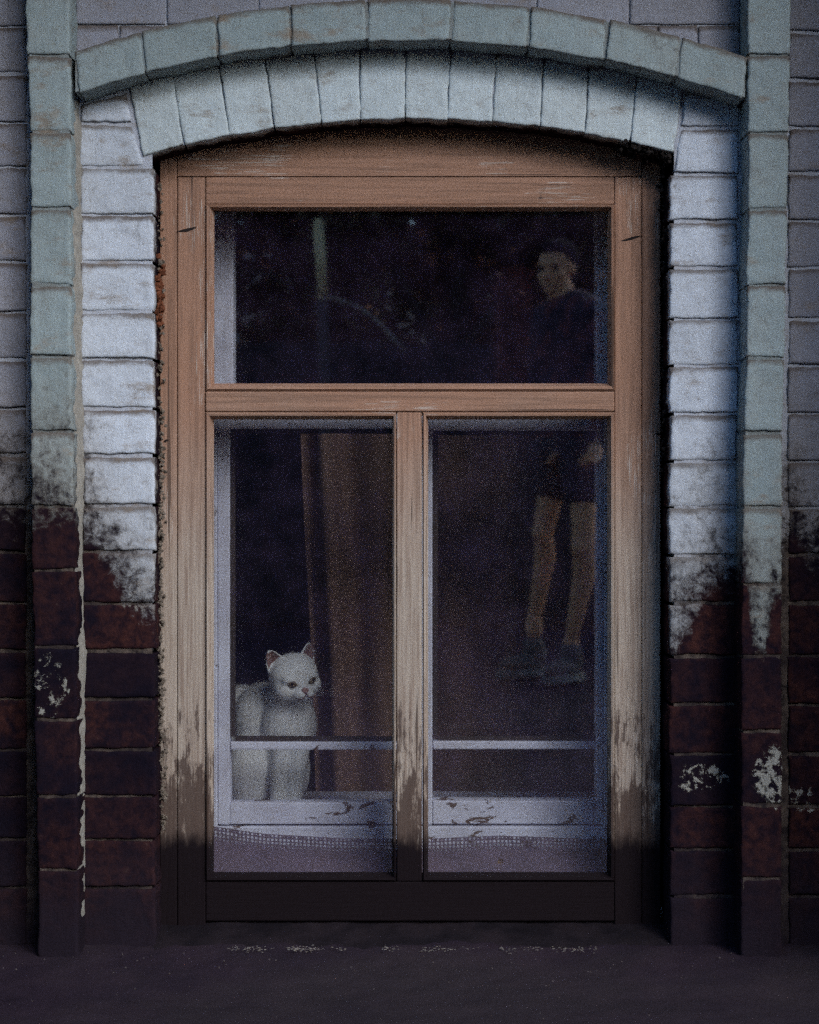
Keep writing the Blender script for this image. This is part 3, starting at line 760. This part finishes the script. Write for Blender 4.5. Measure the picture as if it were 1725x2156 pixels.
# ------------------------------------------------------------------ white cat
def make_cat():
    DEP = 0.365; k = (3+DEP)/3/SP                      # metres per picture unit at the cat
    root = empty('cat', (PX(590, DEP), DEP, PZ(1705, .3)))
    tag(root, 'white cat with pink ears sitting behind the left pane, looking down sideways', 'cat')
    inv = Matrix.Translation(root.location).inverted()
    def W(xd, yd, dy=0.0): return Vector((PX(xd, DEP), DEP + dy, PZ(yd, DEP)))
    t = NT('white_cat_fur'); P = t.pos()
    n = t.noise(t.mapped(P, (420, 420, 160)), 1, 4, 0.6); b = t.noise(P, 25, 4, 0.6)
    c = t.mix(t.ramp(b, .3, .7), (0.90, 0.90, 0.89), (0.84, 0.83, 0.82)); c = t.mix(t.ramp(n, .45, .75, 0, .25), c, (0.52, 0.50, 0.49))
    t.pbsdf(c, 0.85, t.bump(n, 0.5, 0.0015), 0.15); fur = t.m
    pink = simple('pink_ear_skin', (0.30, 0.165, 0.145), .8, 200, .5)
    nose_m = simple('pink_nose_skin', (0.46, 0.27, 0.245), .6, 300, .3)
    bm = bmesh.new()
    # head in its own frame: face looks along -Y, up +Z (metres)
    H = W(621, 1427, -0.02)
    HM = Matrix.Translation(H) @ Euler((R(9), R(-5), R(27)), 'ZYX').to_matrix().to_4x4()
    hr = HM.to_3x3().normalized()
    S = 1.04
    def hp(x, y, z): return HM @ (Vector((x, y, z))*0.01*S)
    def hell(x, y, z, a, b_, c_, e=(0, 0, 0)):
        rot = (hr @ Euler((R(e[0]), R(e[1]), R(e[2]))).to_matrix()).to_quaternion()
        ell(bm, hp(x, y, z), (a*.01*S, b_*.01*S, c_*.01*S), rot)
    hell(0, 0.3, 0.5, 4.35, 4.3, 3.9)
    hell(0, -1.2, 1.6, 3.0, 2.7, 2.3)
    for s in (-1, 1):
        hell(s*2.15, -0.9, -1.15, 2.2, 2.5, 2.0)
        hell(s*0.80, -3.75, -1.95, 1.02, 1.15, 0.90)
        hell(s*1.9, -2.6, 0.95, 1.55, 1.25, 0.85, (0, s*18, 0))
        # ear: a scooped shell
        ebm_v = []; NS, NTT = 10, 9
        base = Vector((s*2.75, 0.55, 2.9)); upv = Vector((s*0.40, 0.12, 1.0)).normalized(); out = Vector((1.0, s*0.42, -0.40*s)).normalized()
        fwd = upv.cross(out).normalized()
        if fwd.y > 0: fwd = -fwd
        def ept(a, tt, off):
            wdt = 2.1*(1 - tt)**0.50*(0.95 + 0.1*tt)
            p = base + upv*(tt*3.6 - 0.6) + out*(a*wdt) - fwd*(0.85*(1-a*a)*(1-0.45*tt)) + fwd*0.35
            return hp(*(p + fwd*off))
        grid = []
        for off in (0.16, -0.30):
            for j in range(NTT+1):
                for i in range(NS+1): grid.append(bm.verts.new(ept(-1 + 2*i/NS, min(j/NTT, .985), off)))
        def gi(l, j, i): return grid[l*(NS+1)*(NTT+1) + j*(NS+1) + i]
        for j in range(NTT):
            for i in range(NS):
                bm.faces.new((gi(0,j,i), gi(0,j,i+1), gi(0,j+1,i+1), gi(0,j+1,i))); bm.faces.new((gi(1,j,i+1), gi(1,j,i), gi(1,j+1,i), gi(1,j+1,i+1)))
        for j in range(NTT):
            for i in (0, NS): bm.faces.new((gi(0,j,i), gi(0,j+1,i), gi(1,j+1,i), gi(1,j,i)))
        for i in range(NS):
            for j in (0, NTT): bm.faces.new((gi(0,j,i), gi(1,j,i), gi(1,j,i+1), gi(0,j,i+1)))
        # pink lining
        V = [ept((-1 + 2*i/NS)*.80, .16 + .74*j/NTT, .235) for j in range(NTT+1) for i in range(NS+1)]
        F = [(j*(NS+1)+i, j*(NS+1)+i+1, (j+1)*(NS+1)+i+1, (j+1)*(NS+1)+i) for j in range(NTT) for i in range(NS)]
        o = mesh_obj('inner_ear', V, F, pink, root, smooth=True); o.matrix_parent_inverse = inv
    hell(0, -3.0, -0.55, 1.05, 1.35, 1.25, (-25, 0, 0))
    ell(bm, W(606, 1625, 0.035), (46*k, 40*k, 80*k))
    hell(0, -3.55, -2.75, 0.85, 0.8, 0.6)
    # neck, chest, back and legs
    ell(bm, W(606, 1478, 0.028), (52*k, 56*k, 50*k))
    ell(bm, W(605, 1532, 0.03), (62*k, 64*k, 80*k))
    ell(bm, W(548, 1528, 0.07), (66*k, 72*k, 84*k))
    ell(bm, W(500, 1560, 0.12), (92*k, 85*k, 104*k))
    ell(bm, W(470, 1625, 0.13), (100*k, 85*k, 80*k))
    ell(bm, W(528, 1632, 0.045), (62*k, 66*k, 92*k))
    ell(bm, W(600, 1600, 0.03), (50*k, 50*k, 80*k))
    for (xt, xb, dy) in ((628, 617, -0.012), (600, 588, -0.012)):
        caps(bm, W(xt, 1555, dy+.02), W(lerp(xt, xb, .7), 1640, dy), 29*k, 22*k); caps(bm, W(lerp(xt, xb, .7), 1640, dy), W(xb, 1688, dy), 22*k, 19*k)
        ell(bm, W(xb+1, 1697, dy-.018), (19*k, 28*k, 12*k))
    caps(bm, W(400, 1660, 0.13), W(330, 1688, .06), 22*k, 15*k); caps(bm, W(330, 1688, .06), W(430, 1694, -.02), 15*k, 12*k)
    body = fuse('body', bm, fur, root, 0.0026, 8, .5); body.matrix_parent_inverse = inv
    # eyes
    te = NT('cat_eye'); oc = te.n('ShaderNodeTexCoord').outputs['Object']
    sp = te.n('ShaderNodeSeparateXYZ'); te.l(oc, sp.inputs[0])
    dd = te.math('ADD', te.math('POWER', te.math('MULTIPLY', sp.outputs[0], 2.1), 2.0), te.math('POWER', te.math('MULTIPLY', sp.outputs[2], 1.15), 2.0))
    ce = te.mix(te.ramp(dd, 0.16, 0.30), (0.008, 0.006, 0.006), (0.15, 0.105, 0.055))
    rim = te.math('ADD', te.math('POWER', sp.outputs[0], 2.0), te.math('POWER', sp.outputs[2], 2.0))
    ce = te.mix(te.ramp(rim, 0.60, 0.85), ce, (0.03, 0.016, 0.013))
    te.pbsdf(ce, 0.12, None, 0.5)
    for s in (-1, 1):
        b2 = bmesh.new(); bmesh.ops.create_uvsphere(b2, u_segments=24, v_segments=16, radius=1.0)
        for v in b2.verts:
            f = 1 - 0.55*abs(v.co.x)**2.2; v.co.z *= f
            if v.co.z > 0: v.co.z *= 0.72
        e = bm_obj('eye', b2, te.m, root, True); e.matrix_parent_inverse = inv
        e.matrix_world = Matrix.Translation(hp(s*1.80, -3.34, 0.05)) @ (hr @ Euler((R(-8), R(s*-20), R(s*24))).to_matrix()).to_4x4() @ Matrix.Diagonal((.0098*S, .0062*S, .0074*S, 1))
    # nose and mouth
    b2 = bmesh.new(); bmesh.ops.create_uvsphere(b2, u_segments=14, v_segments=10, radius=1.0)
    for v in b2.verts: v.co.x *= (0.55 + 0.45*clamp((v.co.z+1)/1.4))
    o = bm_obj('nose', b2, nose_m, root, True); o.matrix_parent_inverse = inv
    o.matrix_world = Matrix.Translation(hp(0, -4.45, -1.30)) @ hr.to_4x4() @ Matrix.Diagonal((.0078, .0048, .0058, 1))
    b2 = bmesh.new()
    for s in (-1, 1):
        prev = hp(0, -4.78, -1.75)
        for q in ((s*.35, -4.86, -2.28), (s*.95, -4.62, -2.62), (s*1.5, -4.0, -2.62)):
            cur = hp(*q); caps(b2, prev, cur, .0007, .0007); prev = cur
    caps(b2, hp(0, -4.86, -1.5), hp(0, -4.86, -2.0), .0006, .0006)
    o = bm_obj('mouth', b2, simple('dark_mouth_line', (0.20, 0.09, 0.075), .7, 200, .2, 0), root); o.matrix_parent_inverse = inv
    b2 = bmesh.new()
    for s in (-1, 1):
        for i in range(6):
            a0 = Vector((s*1.3, -4.2, -1.75 - i*.13)); d = Vector((s*(4.6+.3*i), 1.1 - .25*i, 0.8 - i*.5))
            p0 = hp(*a0); p1 = hp(*(a0 + d*.5 + Vector((0, 0, .15)))); p2 = hp(*(a0 + d))
            for (u, v, r0, r1) in ((p0, p1, .00018, .00012), (p1, p2, .00012, .00005)):
                q = (v-u).normalized().to_track_quat('Z', 'Y').to_matrix().to_4x4()
                bmesh.ops.create_cone(b2, cap_ends=True, segments=4, radius1=r0, radius2=r1, depth=(v-u).length, matrix=Matrix.Translation((u+v)/2) @ q)
    o = bm_obj('whiskers', b2, fur, root); o.matrix_parent_inverse = inv
    # short coat
    me = body.data; rn = random.Random(11); V = []; F = []; NN = []
    polys = [p for p in me.polygons]; areas = [p.area for p in polys]
    picks = rn.choices(polys, weights=areas, k=34000)
    for p in picks:
        vs3 = [me.vertices[i].co for i in p.vertices]; wts = [rn.random() for _ in vs3]; sw = sum(wts)
        c0 = sum((v*w_ for v, w_ in zip(vs3, wts)), Vector())/sw; nn = p.normal
        onhead = (c0 - H).length < 0.062
        if (c0 - hp(0, -3.4, -0.8)).length < 0.030: L = 0.0026
        else: L = 0.0042 if onhead else 0.0070
        comb = Vector((0, 0, -1)) if not onhead else (c0 - hp(0, -4, 0)).normalized()
        d = (nn*0.36 + (comb - nn*comb.dot(nn))*0.9 + Vector((rn.uniform(-1, 1), rn.uniform(-1, 1), rn.uniform(-1, 1)))*.35).normalized()
        sd = d.cross(nn)
        if sd.length < 1e-4: continue
        sd = sd.normalized()*0.00035; i0 = len(V); L *= rn.uniform(.7, 1.25)
        V += [c0 - nn*.0006 - sd, c0 - nn*.0006 + sd, c0 + d*L - nn*.0006]; F.append((i0, i0+1, i0+2)); NN += [tuple(nn)]*3
    o = mesh_obj('fur', V, F, fur, root, smooth=True); o.data.normals_split_custom_set_from_vertices(NN); o.matrix_parent_inverse = inv; o['kind'] = 'stuff'
make_cat()

# ------------------------------------------------------------------ what stands opposite and shows mirrored in the panes
YM = YG                                              # mirror plane
def Q(xd, yd, yr):
    """real point at depth yr whose mirror image falls at that picture point"""
    yv = 2*YM - yr; return Vector((PX(xd, yv), yr, PZ(yd, yv)))

def make_man():
    YR = -4.62
    root = empty('person', (Q(1200, 1400, YR).x, YR, 0))
    tag(root, 'man in dark shirt, shorts and trainers mirrored in the right-hand panes', 'person')
    inv = Matrix.Translation(root.location).inverted()
    def fin(o): o.matrix_parent_inverse = inv; return o
    skin = simple('warm_skin', (0.90, 0.40, 0.170), .6, 40, .25, .1, .35)
    shirt = NT('dark_red_check_shirt'); P = shirt.pos()
    a = shirt.noise(P, 16, 4, .6); shirt.pbsdf(shirt.mix(shirt.ramp(a, .5, .62), (0.016, 0.015, 0.024), (0.15, 0.035, 0.03)), .9); shirt = shirt.m
    shorts = simple('dark_shorts_cloth', (0.035, 0.033, 0.042), .9, 60)
    hair = simple('dark_hair', (0.012, 0.010, 0.010), .95, 200, .5, .3, .05); shoe = simple('grey_brown_suede', (0.16, 0.13, 0.105), .85, 80); sole = simple('white_rubber_sole', (0.26, 0.23, 0.19), .6, 60, .3)
    black = simple('black_camera_body', (0.012, 0.012, 0.013), .4, 80, .2, .1)
    # joints: x, z come from the mirror image, y spreads the pose in depth (towards the house = larger y)
    def J(xd, yd, dy=0.0): p = Q(xd, yd, YR); return Vector((p.x, YR + dy, p.z))
    hipL, hipR = J(1180, 960, -.09), J(1222, 965, .09)
    kneeL, kneeR = J(1149, 1122, -.12), J(1222, 1152, .13)
    ankL, ankR = J(1130, 1310, -.20), J(1200, 1350, .06)
    chest = J(1205, 720); belly = J(1200, 850); neck = J(1190, 630)
    shL, shR = J(1160, 668, -.13), J(1243, 672, .13)
    elL, elR = J(1150, 800, -.15), J(1247, 805, .16)
    haL, haR = J(1172, 930, .02), J(1240, 935, .25)
    headc = J(1172, 566)
    # bare body, one skin
    bm = bmesh.new()
    fd = Vector((-0.80, 0.60, 0)).normalized()          # facing: along the street and half towards the window
    up = Vector((0, 0, 1)); sdv = up.cross(fd)
    hq = Matrix((sdv, fd, up)).transposed()
    hd = Vector((-0.48, 0.86, -0.12)).normalized(); hs = hd.cross(up).normalized()*-1; hu = hd.cross(hs).normalized()
    if hu.z < 0: hu = -hu
    def hpt(s, f, u): return headc + hs*s + hd*f + hu*u
    hrot = Matrix((hs, hd, hu)).transposed().to_quaternion()
    ell(bm, hpt(0, -.012, .025), (.074, .092, .088), hrot); ell(bm, hpt(0, .028, -.035), (.060, .062, .072), hrot); ell(bm, hpt(0, .055, -.088), (.030, .026, .022), hrot)
    ell(bm, hpt(0, .090, -.020), (.013, .020, .026), hrot); ell(bm, hpt(0, .098, -.033), (.016, .014, .011), hrot)
    ell(bm, hpt(0, .074, .022), (.050, .016, .012), hrot); ell(bm, hpt(0, .078, -.064), (.024, .012, .007), hrot)
    for s in (-1, 1):
        ell(bm, hpt(s*.073, -.012, -.010), (.008, .016, .026), hrot); ell(bm, hpt(s*.036, .058, -.025), (.026, .022, .020), hrot)
    caps(bm, neck + Vector((0, 0, -.04)), headc + Vector((0.005, 0, -.05)), .062, .054)
    caps(bm, chest, belly, .095, .09); caps(bm, shL, shR, .045, .045)
    def limb(p, q, ra, rm, rb, bul=Vector((0, 0, 0)), at=.33):
        mid = p.lerp(q, at) + bul; caps(bm, p, mid, ra, rm); caps(bm, mid, q, rm, rb)
    for h, kn, an in ((hipL, kneeL, ankL), (hipR, kneeR, ankR)):
        limb(h, kn, .064, .056, .043); limb(kn, an, .041, .047, .027, -fd*.024, .30)
        ell(bm, kn + fd*.012, (.041, .041, .047)); caps(bm, an, an + Vector((0, 0, -.05)), .034, .036)
    for s_, e_, h_ in ((shL, elL, haL), (shR, elR, haR)):
        limb(s_, e_, .052, .048, .040); limb(e_, h_, .041, .042, .027, at=.3)
        d = (h_ - e_).normalized(); p0 = h_ + d*.045; ell(bm, p0, (.030, .030, .040), d.to_track_quat('Z', 'Y'))
        sd2 = d.cross(fd); sd2 = sd2.normalized() if sd2.length > .1 else sdv
        for i in range(4):
            b0 = p0 + d*.03 + sd2*(i-1.5)*.019; b1 = b0 + (d*.5 + fd*.5).normalized()*.036; b2_ = b1 + (fd*.9 - d*.3).normalized()*.030
            caps(bm, b0, b1, .0098, .0092); caps(bm, b1, b2_, .0092, .0082)
        b0 = p0 - sd2*.026; caps(bm, b0, b0 + (d*.4 + fd*.5 - sd2*.6).normalized()*.05, .012, .0095)
    fin(fuse('body', bm, skin, root, .0062, 4, .5))
    # hair / cap
    bm = bmesh.new(); ell(bm, hpt(0, -.028, .045), (.082, .094, .082), hrot); ell(bm, hpt(0, -.055, -.01), (.072, .062, .075), hrot); ell(bm, hpt(0, .030, .088), (.060, .050, .030), hrot)
    fin(fuse('hair', bm, hair, root, .006, 3))
    for s in (-1, 1):
        bm = bmesh.new(); ell(bm, hpt(s*.031, .079, .004), (.012, .008, .008), hrot); fin(bm_obj('eye', bm, black, root, True))
    # shirt with short sleeves
    bm = bmesh.new()
    pel = J(1203, 925)
    ell(bm, chest.lerp(belly, .1) + up*.05, (.20, .135, .20), hq.to_quaternion()); ell(bm, belly, (.175, .13, .20), hq.to_quaternion()); ell(bm, pel, (.18, .135, .09), hq.to_quaternion())
    caps(bm, shL, shR, .075, .075); caps(bm, neck + Vector((0, 0, -.075)), neck + Vector((0, 0, -.035)), .10, .074)
    for h_, e_ in ((haL, elL), (haR, elR)): caps(bm, e_, e_.lerp(h_, .9), .068, .050)
    for s_, e_ in ((shL, elL), (shR, elR)): caps(bm, s_, e_, .080, .068)
    fin(fuse('shirt', bm, shirt, root, .009, 5))
    bm = bmesh.new()
    ell(bm, pel + up*-.03, (.185, .14, .12), hq.to_quaternion())
    for h, kn in ((hipL, kneeL), (hipR, kneeR)): caps(bm, h + up*.01, h.lerp(kn, .34), .098, .084)
    fin(fuse('shorts', bm, shorts, root, .009, 4))
    # trainers
    for an, toe in ((ankL, Vector((-0.80, 0.60, 0)).normalized()), (ankR, Vector((-.62, .78, 0)).normalized())):
        g = Vector((an.x, an.y, 0)); sd2 = up.cross(toe); rq = Matrix((sd2, toe, up)).transposed().to_quaternion()
        bm = bmesh.new(); ell(bm, g + toe*.065 + up*.055, (.047, .125, .042), rq); ell(bm, g + toe*-.01 + up*.085, (.043, .060, .055), rq); caps(bm, g + up*.09, g + up*.125, .046, .047)
        up_o = fin(fuse('shoe', bm, shoe, root, .006, 3))
        bm = bmesh.new(); bmesh.ops.create_cone(bm, cap_ends=True, segments=28, radius1=1, radius2=1.03, depth=1, matrix=Matrix.Translation(g + toe*.055 + up*.018) @ rq.to_matrix().to_4x4() @ Matrix.Diagonal((.052, .145, .034, 1)))
        bmesh.ops.bevel(bm, geom=bm.edges[:], offset=.006, segments=2, affect='EDGES')
        bm_obj('sole', bm, sole, up_o)
make_man()

# plank fence opposite
fence = empty('plank_fence', (0, -8.4, 0)); tag(fence, 'dark weathered plank fence mirrored low in the window panes', 'fence')
fm = simple('blackened_fence_wood', (0.030, 0.026, 0.028), .9, 30, .6)
pl_me = []
for v in range(4):
    bm = bmesh.new(); box_bm(bm, -.078, .078, -.009, .009, 0, 1.0)
    for vv_ in bm.verts:
        if vv_.co.z > .5: vv_.co.z += random.uniform(-.015, .02)
    me = bpy.data.meshes.new('plank'); bm.to_mesh(me); bm.free(); me.materials.append(fm); pl_me.append(me)
for i in range(60):
    o = bpy.data.objects.new('plank', pl_me[i % 4]); link(o, fence)
    o.location = (-4.2 + i*.14, .011*(i % 2), .02); o.scale = (1, 1, 1.72 + .05*nz(i*.31, 0, 0)); o.rotation_euler = (0, random.uniform(-.008, .008), 0)
for z in (.4, 1.35): box('rail', -4.3, 4.4, -.065, -.012, z, z+.09, fm, fence)
# pole with its top painted white
pole = empty('clothes_pole', (Q(680, 900, -7.8).x, -7.8, 0)); tag(pole, 'pale painted pole mirrored upright in the top pane', 'pole')
bm = bmesh.new(); caps(bm, (0, 0, 1.96), (-.03, 0, 2.40), .034, .031); bm_obj('pole_top', bm, simple('white_pole_paint', (0.95, 0.62, 0.28), .6, 20, .3), pole, True)
bm = bmesh.new(); caps(bm, (.04, 0, 0), (.0, 0, 1.97), .036, .0335); bm_obj('pole_shaft', bm, simple('rusty_pole_shaft', (0.07, 0.055, 0.045), .8, 30), pole, True)

# sagging line tied to the pole
bm = bmesh.new(); pr_ = None
for (a, b) in ((688, 626), (712, 633), (738, 641), (764, 653), (788, 670), (812, 692), (850, 735)):
    q_ = Q(a, b, -7.8) - Vector(pole.location)
    if pr_ is not None: caps(bm, pr_, q_, .014, .014)
    pr_ = q_
bm_obj('sagging_line', bm, simple('pale_rope', (0.30, 0.21, 0.14), .9, 40, .3), pole, True)

# trees beyond the fence
def tree(loc, h, rad, seed, colr, label):
    rn = random.Random(seed); root = empty('leafy_tree', loc); tag(root, label, 'tree', 'trees beyond the plank fence')
    bm = bmesh.new(); p = Vector((0, 0, -.05)); r = .13
    for i in range(6):
        q = p + Vector((rn.uniform(-.1, .1), rn.uniform(-.1, .1), h*.11)); caps(bm, p, q, r, r*.86); p = q; r *= .86
    tips = []
    for i in range(11):
        a = rn.uniform(0, 6.28); s = Vector((0, 0, h*rn.uniform(.25, .62))); e = Vector((math.cos(a)*rad*rn.uniform(.4, .8), math.sin(a)*rad*rn.uniform(.4, .8), h*rn.uniform(.5, .92)))
        caps(bm, s, e, .05, .018); tips.append(e)
    bm_obj('trunk', bm, simple('grey_bark', (0.07, 0.055, 0.045), .9, 20), root)
    V = []; F = []
    cl = [(Vector((rn.uniform(-1, 1)*rad*.8, rn.uniform(-1, 1)*rad*.6, h*rn.uniform(.22, .92))), rn.uniform(.35, .75)) for _ in range(40)] + [(e, .5) for e in tips]
    for c, cr in cl:
        for _ in range(150):
            d = Vector((rn.gauss(0, 1), rn.gauss(0, 1), rn.gauss(0, 1))).normalized()*cr*rn.random()**.4
            p = c + d; s = rn.uniform(.07, .14); e = Euler((rn.uniform(-1, 1), rn.uniform(-1, 1), rn.uniform(0, 6))); i0 = len(V)
            for q in ((-s, 0, 0), (0, -s*.5, 0), (s, 0, 0), (0, s*.5, 0)):
                u = Vector(q); u.rotate(e); V.append(p + u)
            F.append((i0, i0+1, i0+2, i0+3))
    t = NT('leaf_green'); n = t.noise(t.pos(), 3, 4, .6); c = t.mix(t.ramp(n, .3, .7), colr, tuple(v*.5 for v in colr)); pb = t.pbsdf(c, .75); tl = t.n('ShaderNodeBsdfTranslucent'); t.l(t.mix(1.0, c, (2.0, 1.5, 1.05), 'MULTIPLY'), tl.inputs[0]); ms = t.n('ShaderNodeMixShader'); ms.inputs[0].default_value = .5; t.l(pb.outputs[0], ms.inputs[1]); t.l(tl.outputs[0], ms.inputs[2]); t.l(ms.outputs[0], t.out.inputs['Surface'])
    mesh_obj('crown', V, F, t.m, root)
TC = [((-3.6, -9.9, 0), 5.2, 1.7, (0.22, 0.15, 0.08), 'olive tree crown mirrored far left above the fence'),
      ((-1.6, -10.6, 0), 5.8, 1.8, (0.26, 0.16, 0.09), 'brownish leafy tree mirrored left of the pale pole'),
      ((0.3, -10.0, 0), 5.4, 1.7, (0.25, 0.16, 0.09), 'leafy tree mirrored just right of the pale pole'),
      ((2.1, -10.7, 0), 5.9, 1.8, (0.15, 0.105, 0.065), 'dark leafy tree mirrored behind the man'),
      ((0.25, -12.2, 0), 6.4, 1.9, (0.2, 0.14, 0.08), 'tall brown tree mirrored farthest back between the pole and the man'),
      ((4.2, -10.1, 0), 5.3, 1.7, (0.18, 0.125, 0.07), 'leafy tree mirrored at the far right edge')]
for i, (loc, h, rd, cc, lb) in enumerate(TC): tree(loc, h, rd, 40+i, cc, lb)

# dark timber house behind the trees
th = empty('timber_house', (0, -14, 0)); tag(th, 'dark brown timber house half hidden behind the mirrored trees', 'house')
tw = simple('dark_brown_boards', (0.075, 0.050, 0.036), .9, 6, .6)
box('wall', -9, 9, -5, 0, -.1, 2.3, tw, th)
for i in range(15): box('board', -9, 9, .002, .022 + .004*(i % 2), .06 + i*.147, .06 + i*.147 + .14, tw, th)
mesh_obj('roof', [(-9.6, .6, 2.2), (9.6, .6, 2.2), (9.6, -2.5, 3.7), (-9.6, -2.5, 3.7), (9.6, -5.6, 2.2), (-9.6, -5.6, 2.2)], [(0, 1, 2, 3), (3, 2, 4, 5), (0, 5, 4, 1), (1, 4, 2), (0, 3, 5)], M['roof'], th)

# shrubs: one mirrored bush, one added unseen by the wall to darken its edge
def shrub(loc, h, rx, ry, seed, label, cA=(0.04, 0.06, 0.022), cB=(0.022, 0.035, 0.015), nl=3600, z0=.08):
    rn = random.Random(seed); root = empty('shrub', loc); tag(root, label, 'shrub')
    bm = bmesh.new()
    for i in range(7):
        a = rn.uniform(0, 6.28); caps(bm, (rn.uniform(-.06, .06), rn.uniform(-.06, .06), -.03), (math.cos(a)*rx*.6, math.sin(a)*ry*.6, h*rn.uniform(.6, .9)), .012, .005)
    bm_obj('stem', bm, simple('brown_stem', (0.06, 0.045, 0.035), .9, 40), root)
    V = []; F = []
    for _ in range(nl):
        z = h*(z0 + (1-z0)*rn.random()); w_ = math.sin(min(1, .25 + z/h*.95)*math.pi*.86)**.5; a = rn.uniform(0, 6.28); q = rn.random()**.45
        p = Vector((math.cos(a)*rx*w_*q, math.sin(a)*ry*w_*q, z)); s = rn.uniform(.025, .045); e = Euler((rn.uniform(-1, 1), rn.uniform(-1, 1), rn.uniform(0, 6))); i0 = len(V)
        for q in ((-s, 0, 0), (0, -s*.5, 0), (s, 0, 0), (0, s*.5, 0)):
            u = Vector(q); u.rotate(e); V.append(p + u)
        F.append((i0, i0+1, i0+2, i0+3))
    t = NT('shrub_leaf'); n_ = t.noise(t.pos(), 9, 3, .6); t.pbsdf(t.mix(t.ramp(n_, .3, .7), cA, cB), .7)
    mesh_obj('crown', V, F, t.m, root)
qs = Q(1082, 640, -5.6)
shrub((qs.x, -5.6, 0), qs.z + .16, .13, .13, 73, 'slender red-leaved bush mirrored beside the man', (0.30, 0.07, 0.04), (0.12, 0.03, 0.025), 420, .72)
shrub((-1.01, -.42, 0), 1.95, .32, .38, 71, 'tall leafy shrub added out of view to shade the wall left of the window')

panel = empty('shade_panel', (.86, 0, 0)); tag(panel, 'grey timber porch added out of view to shade the wall right of the window', 'panel')  # plank side added out of view so the right wall edge darkens
pm = simple('shade_panel_wood', (0.11, 0.095, 0.085), .9, 30, .6)
for i in range(3): box('plank', .02, .045, -.372 + i*.118, -.257 + i*.118, -.02, 2.20, pm, panel, .002)
box('post', 0.0, .07, -.43, -.374, -.02, 2.20, pm, panel, .003)
for z in (.25, 1.9): box('rail', .046, .085, -.372, -.01, z, z+.07, pm, panel, .002)
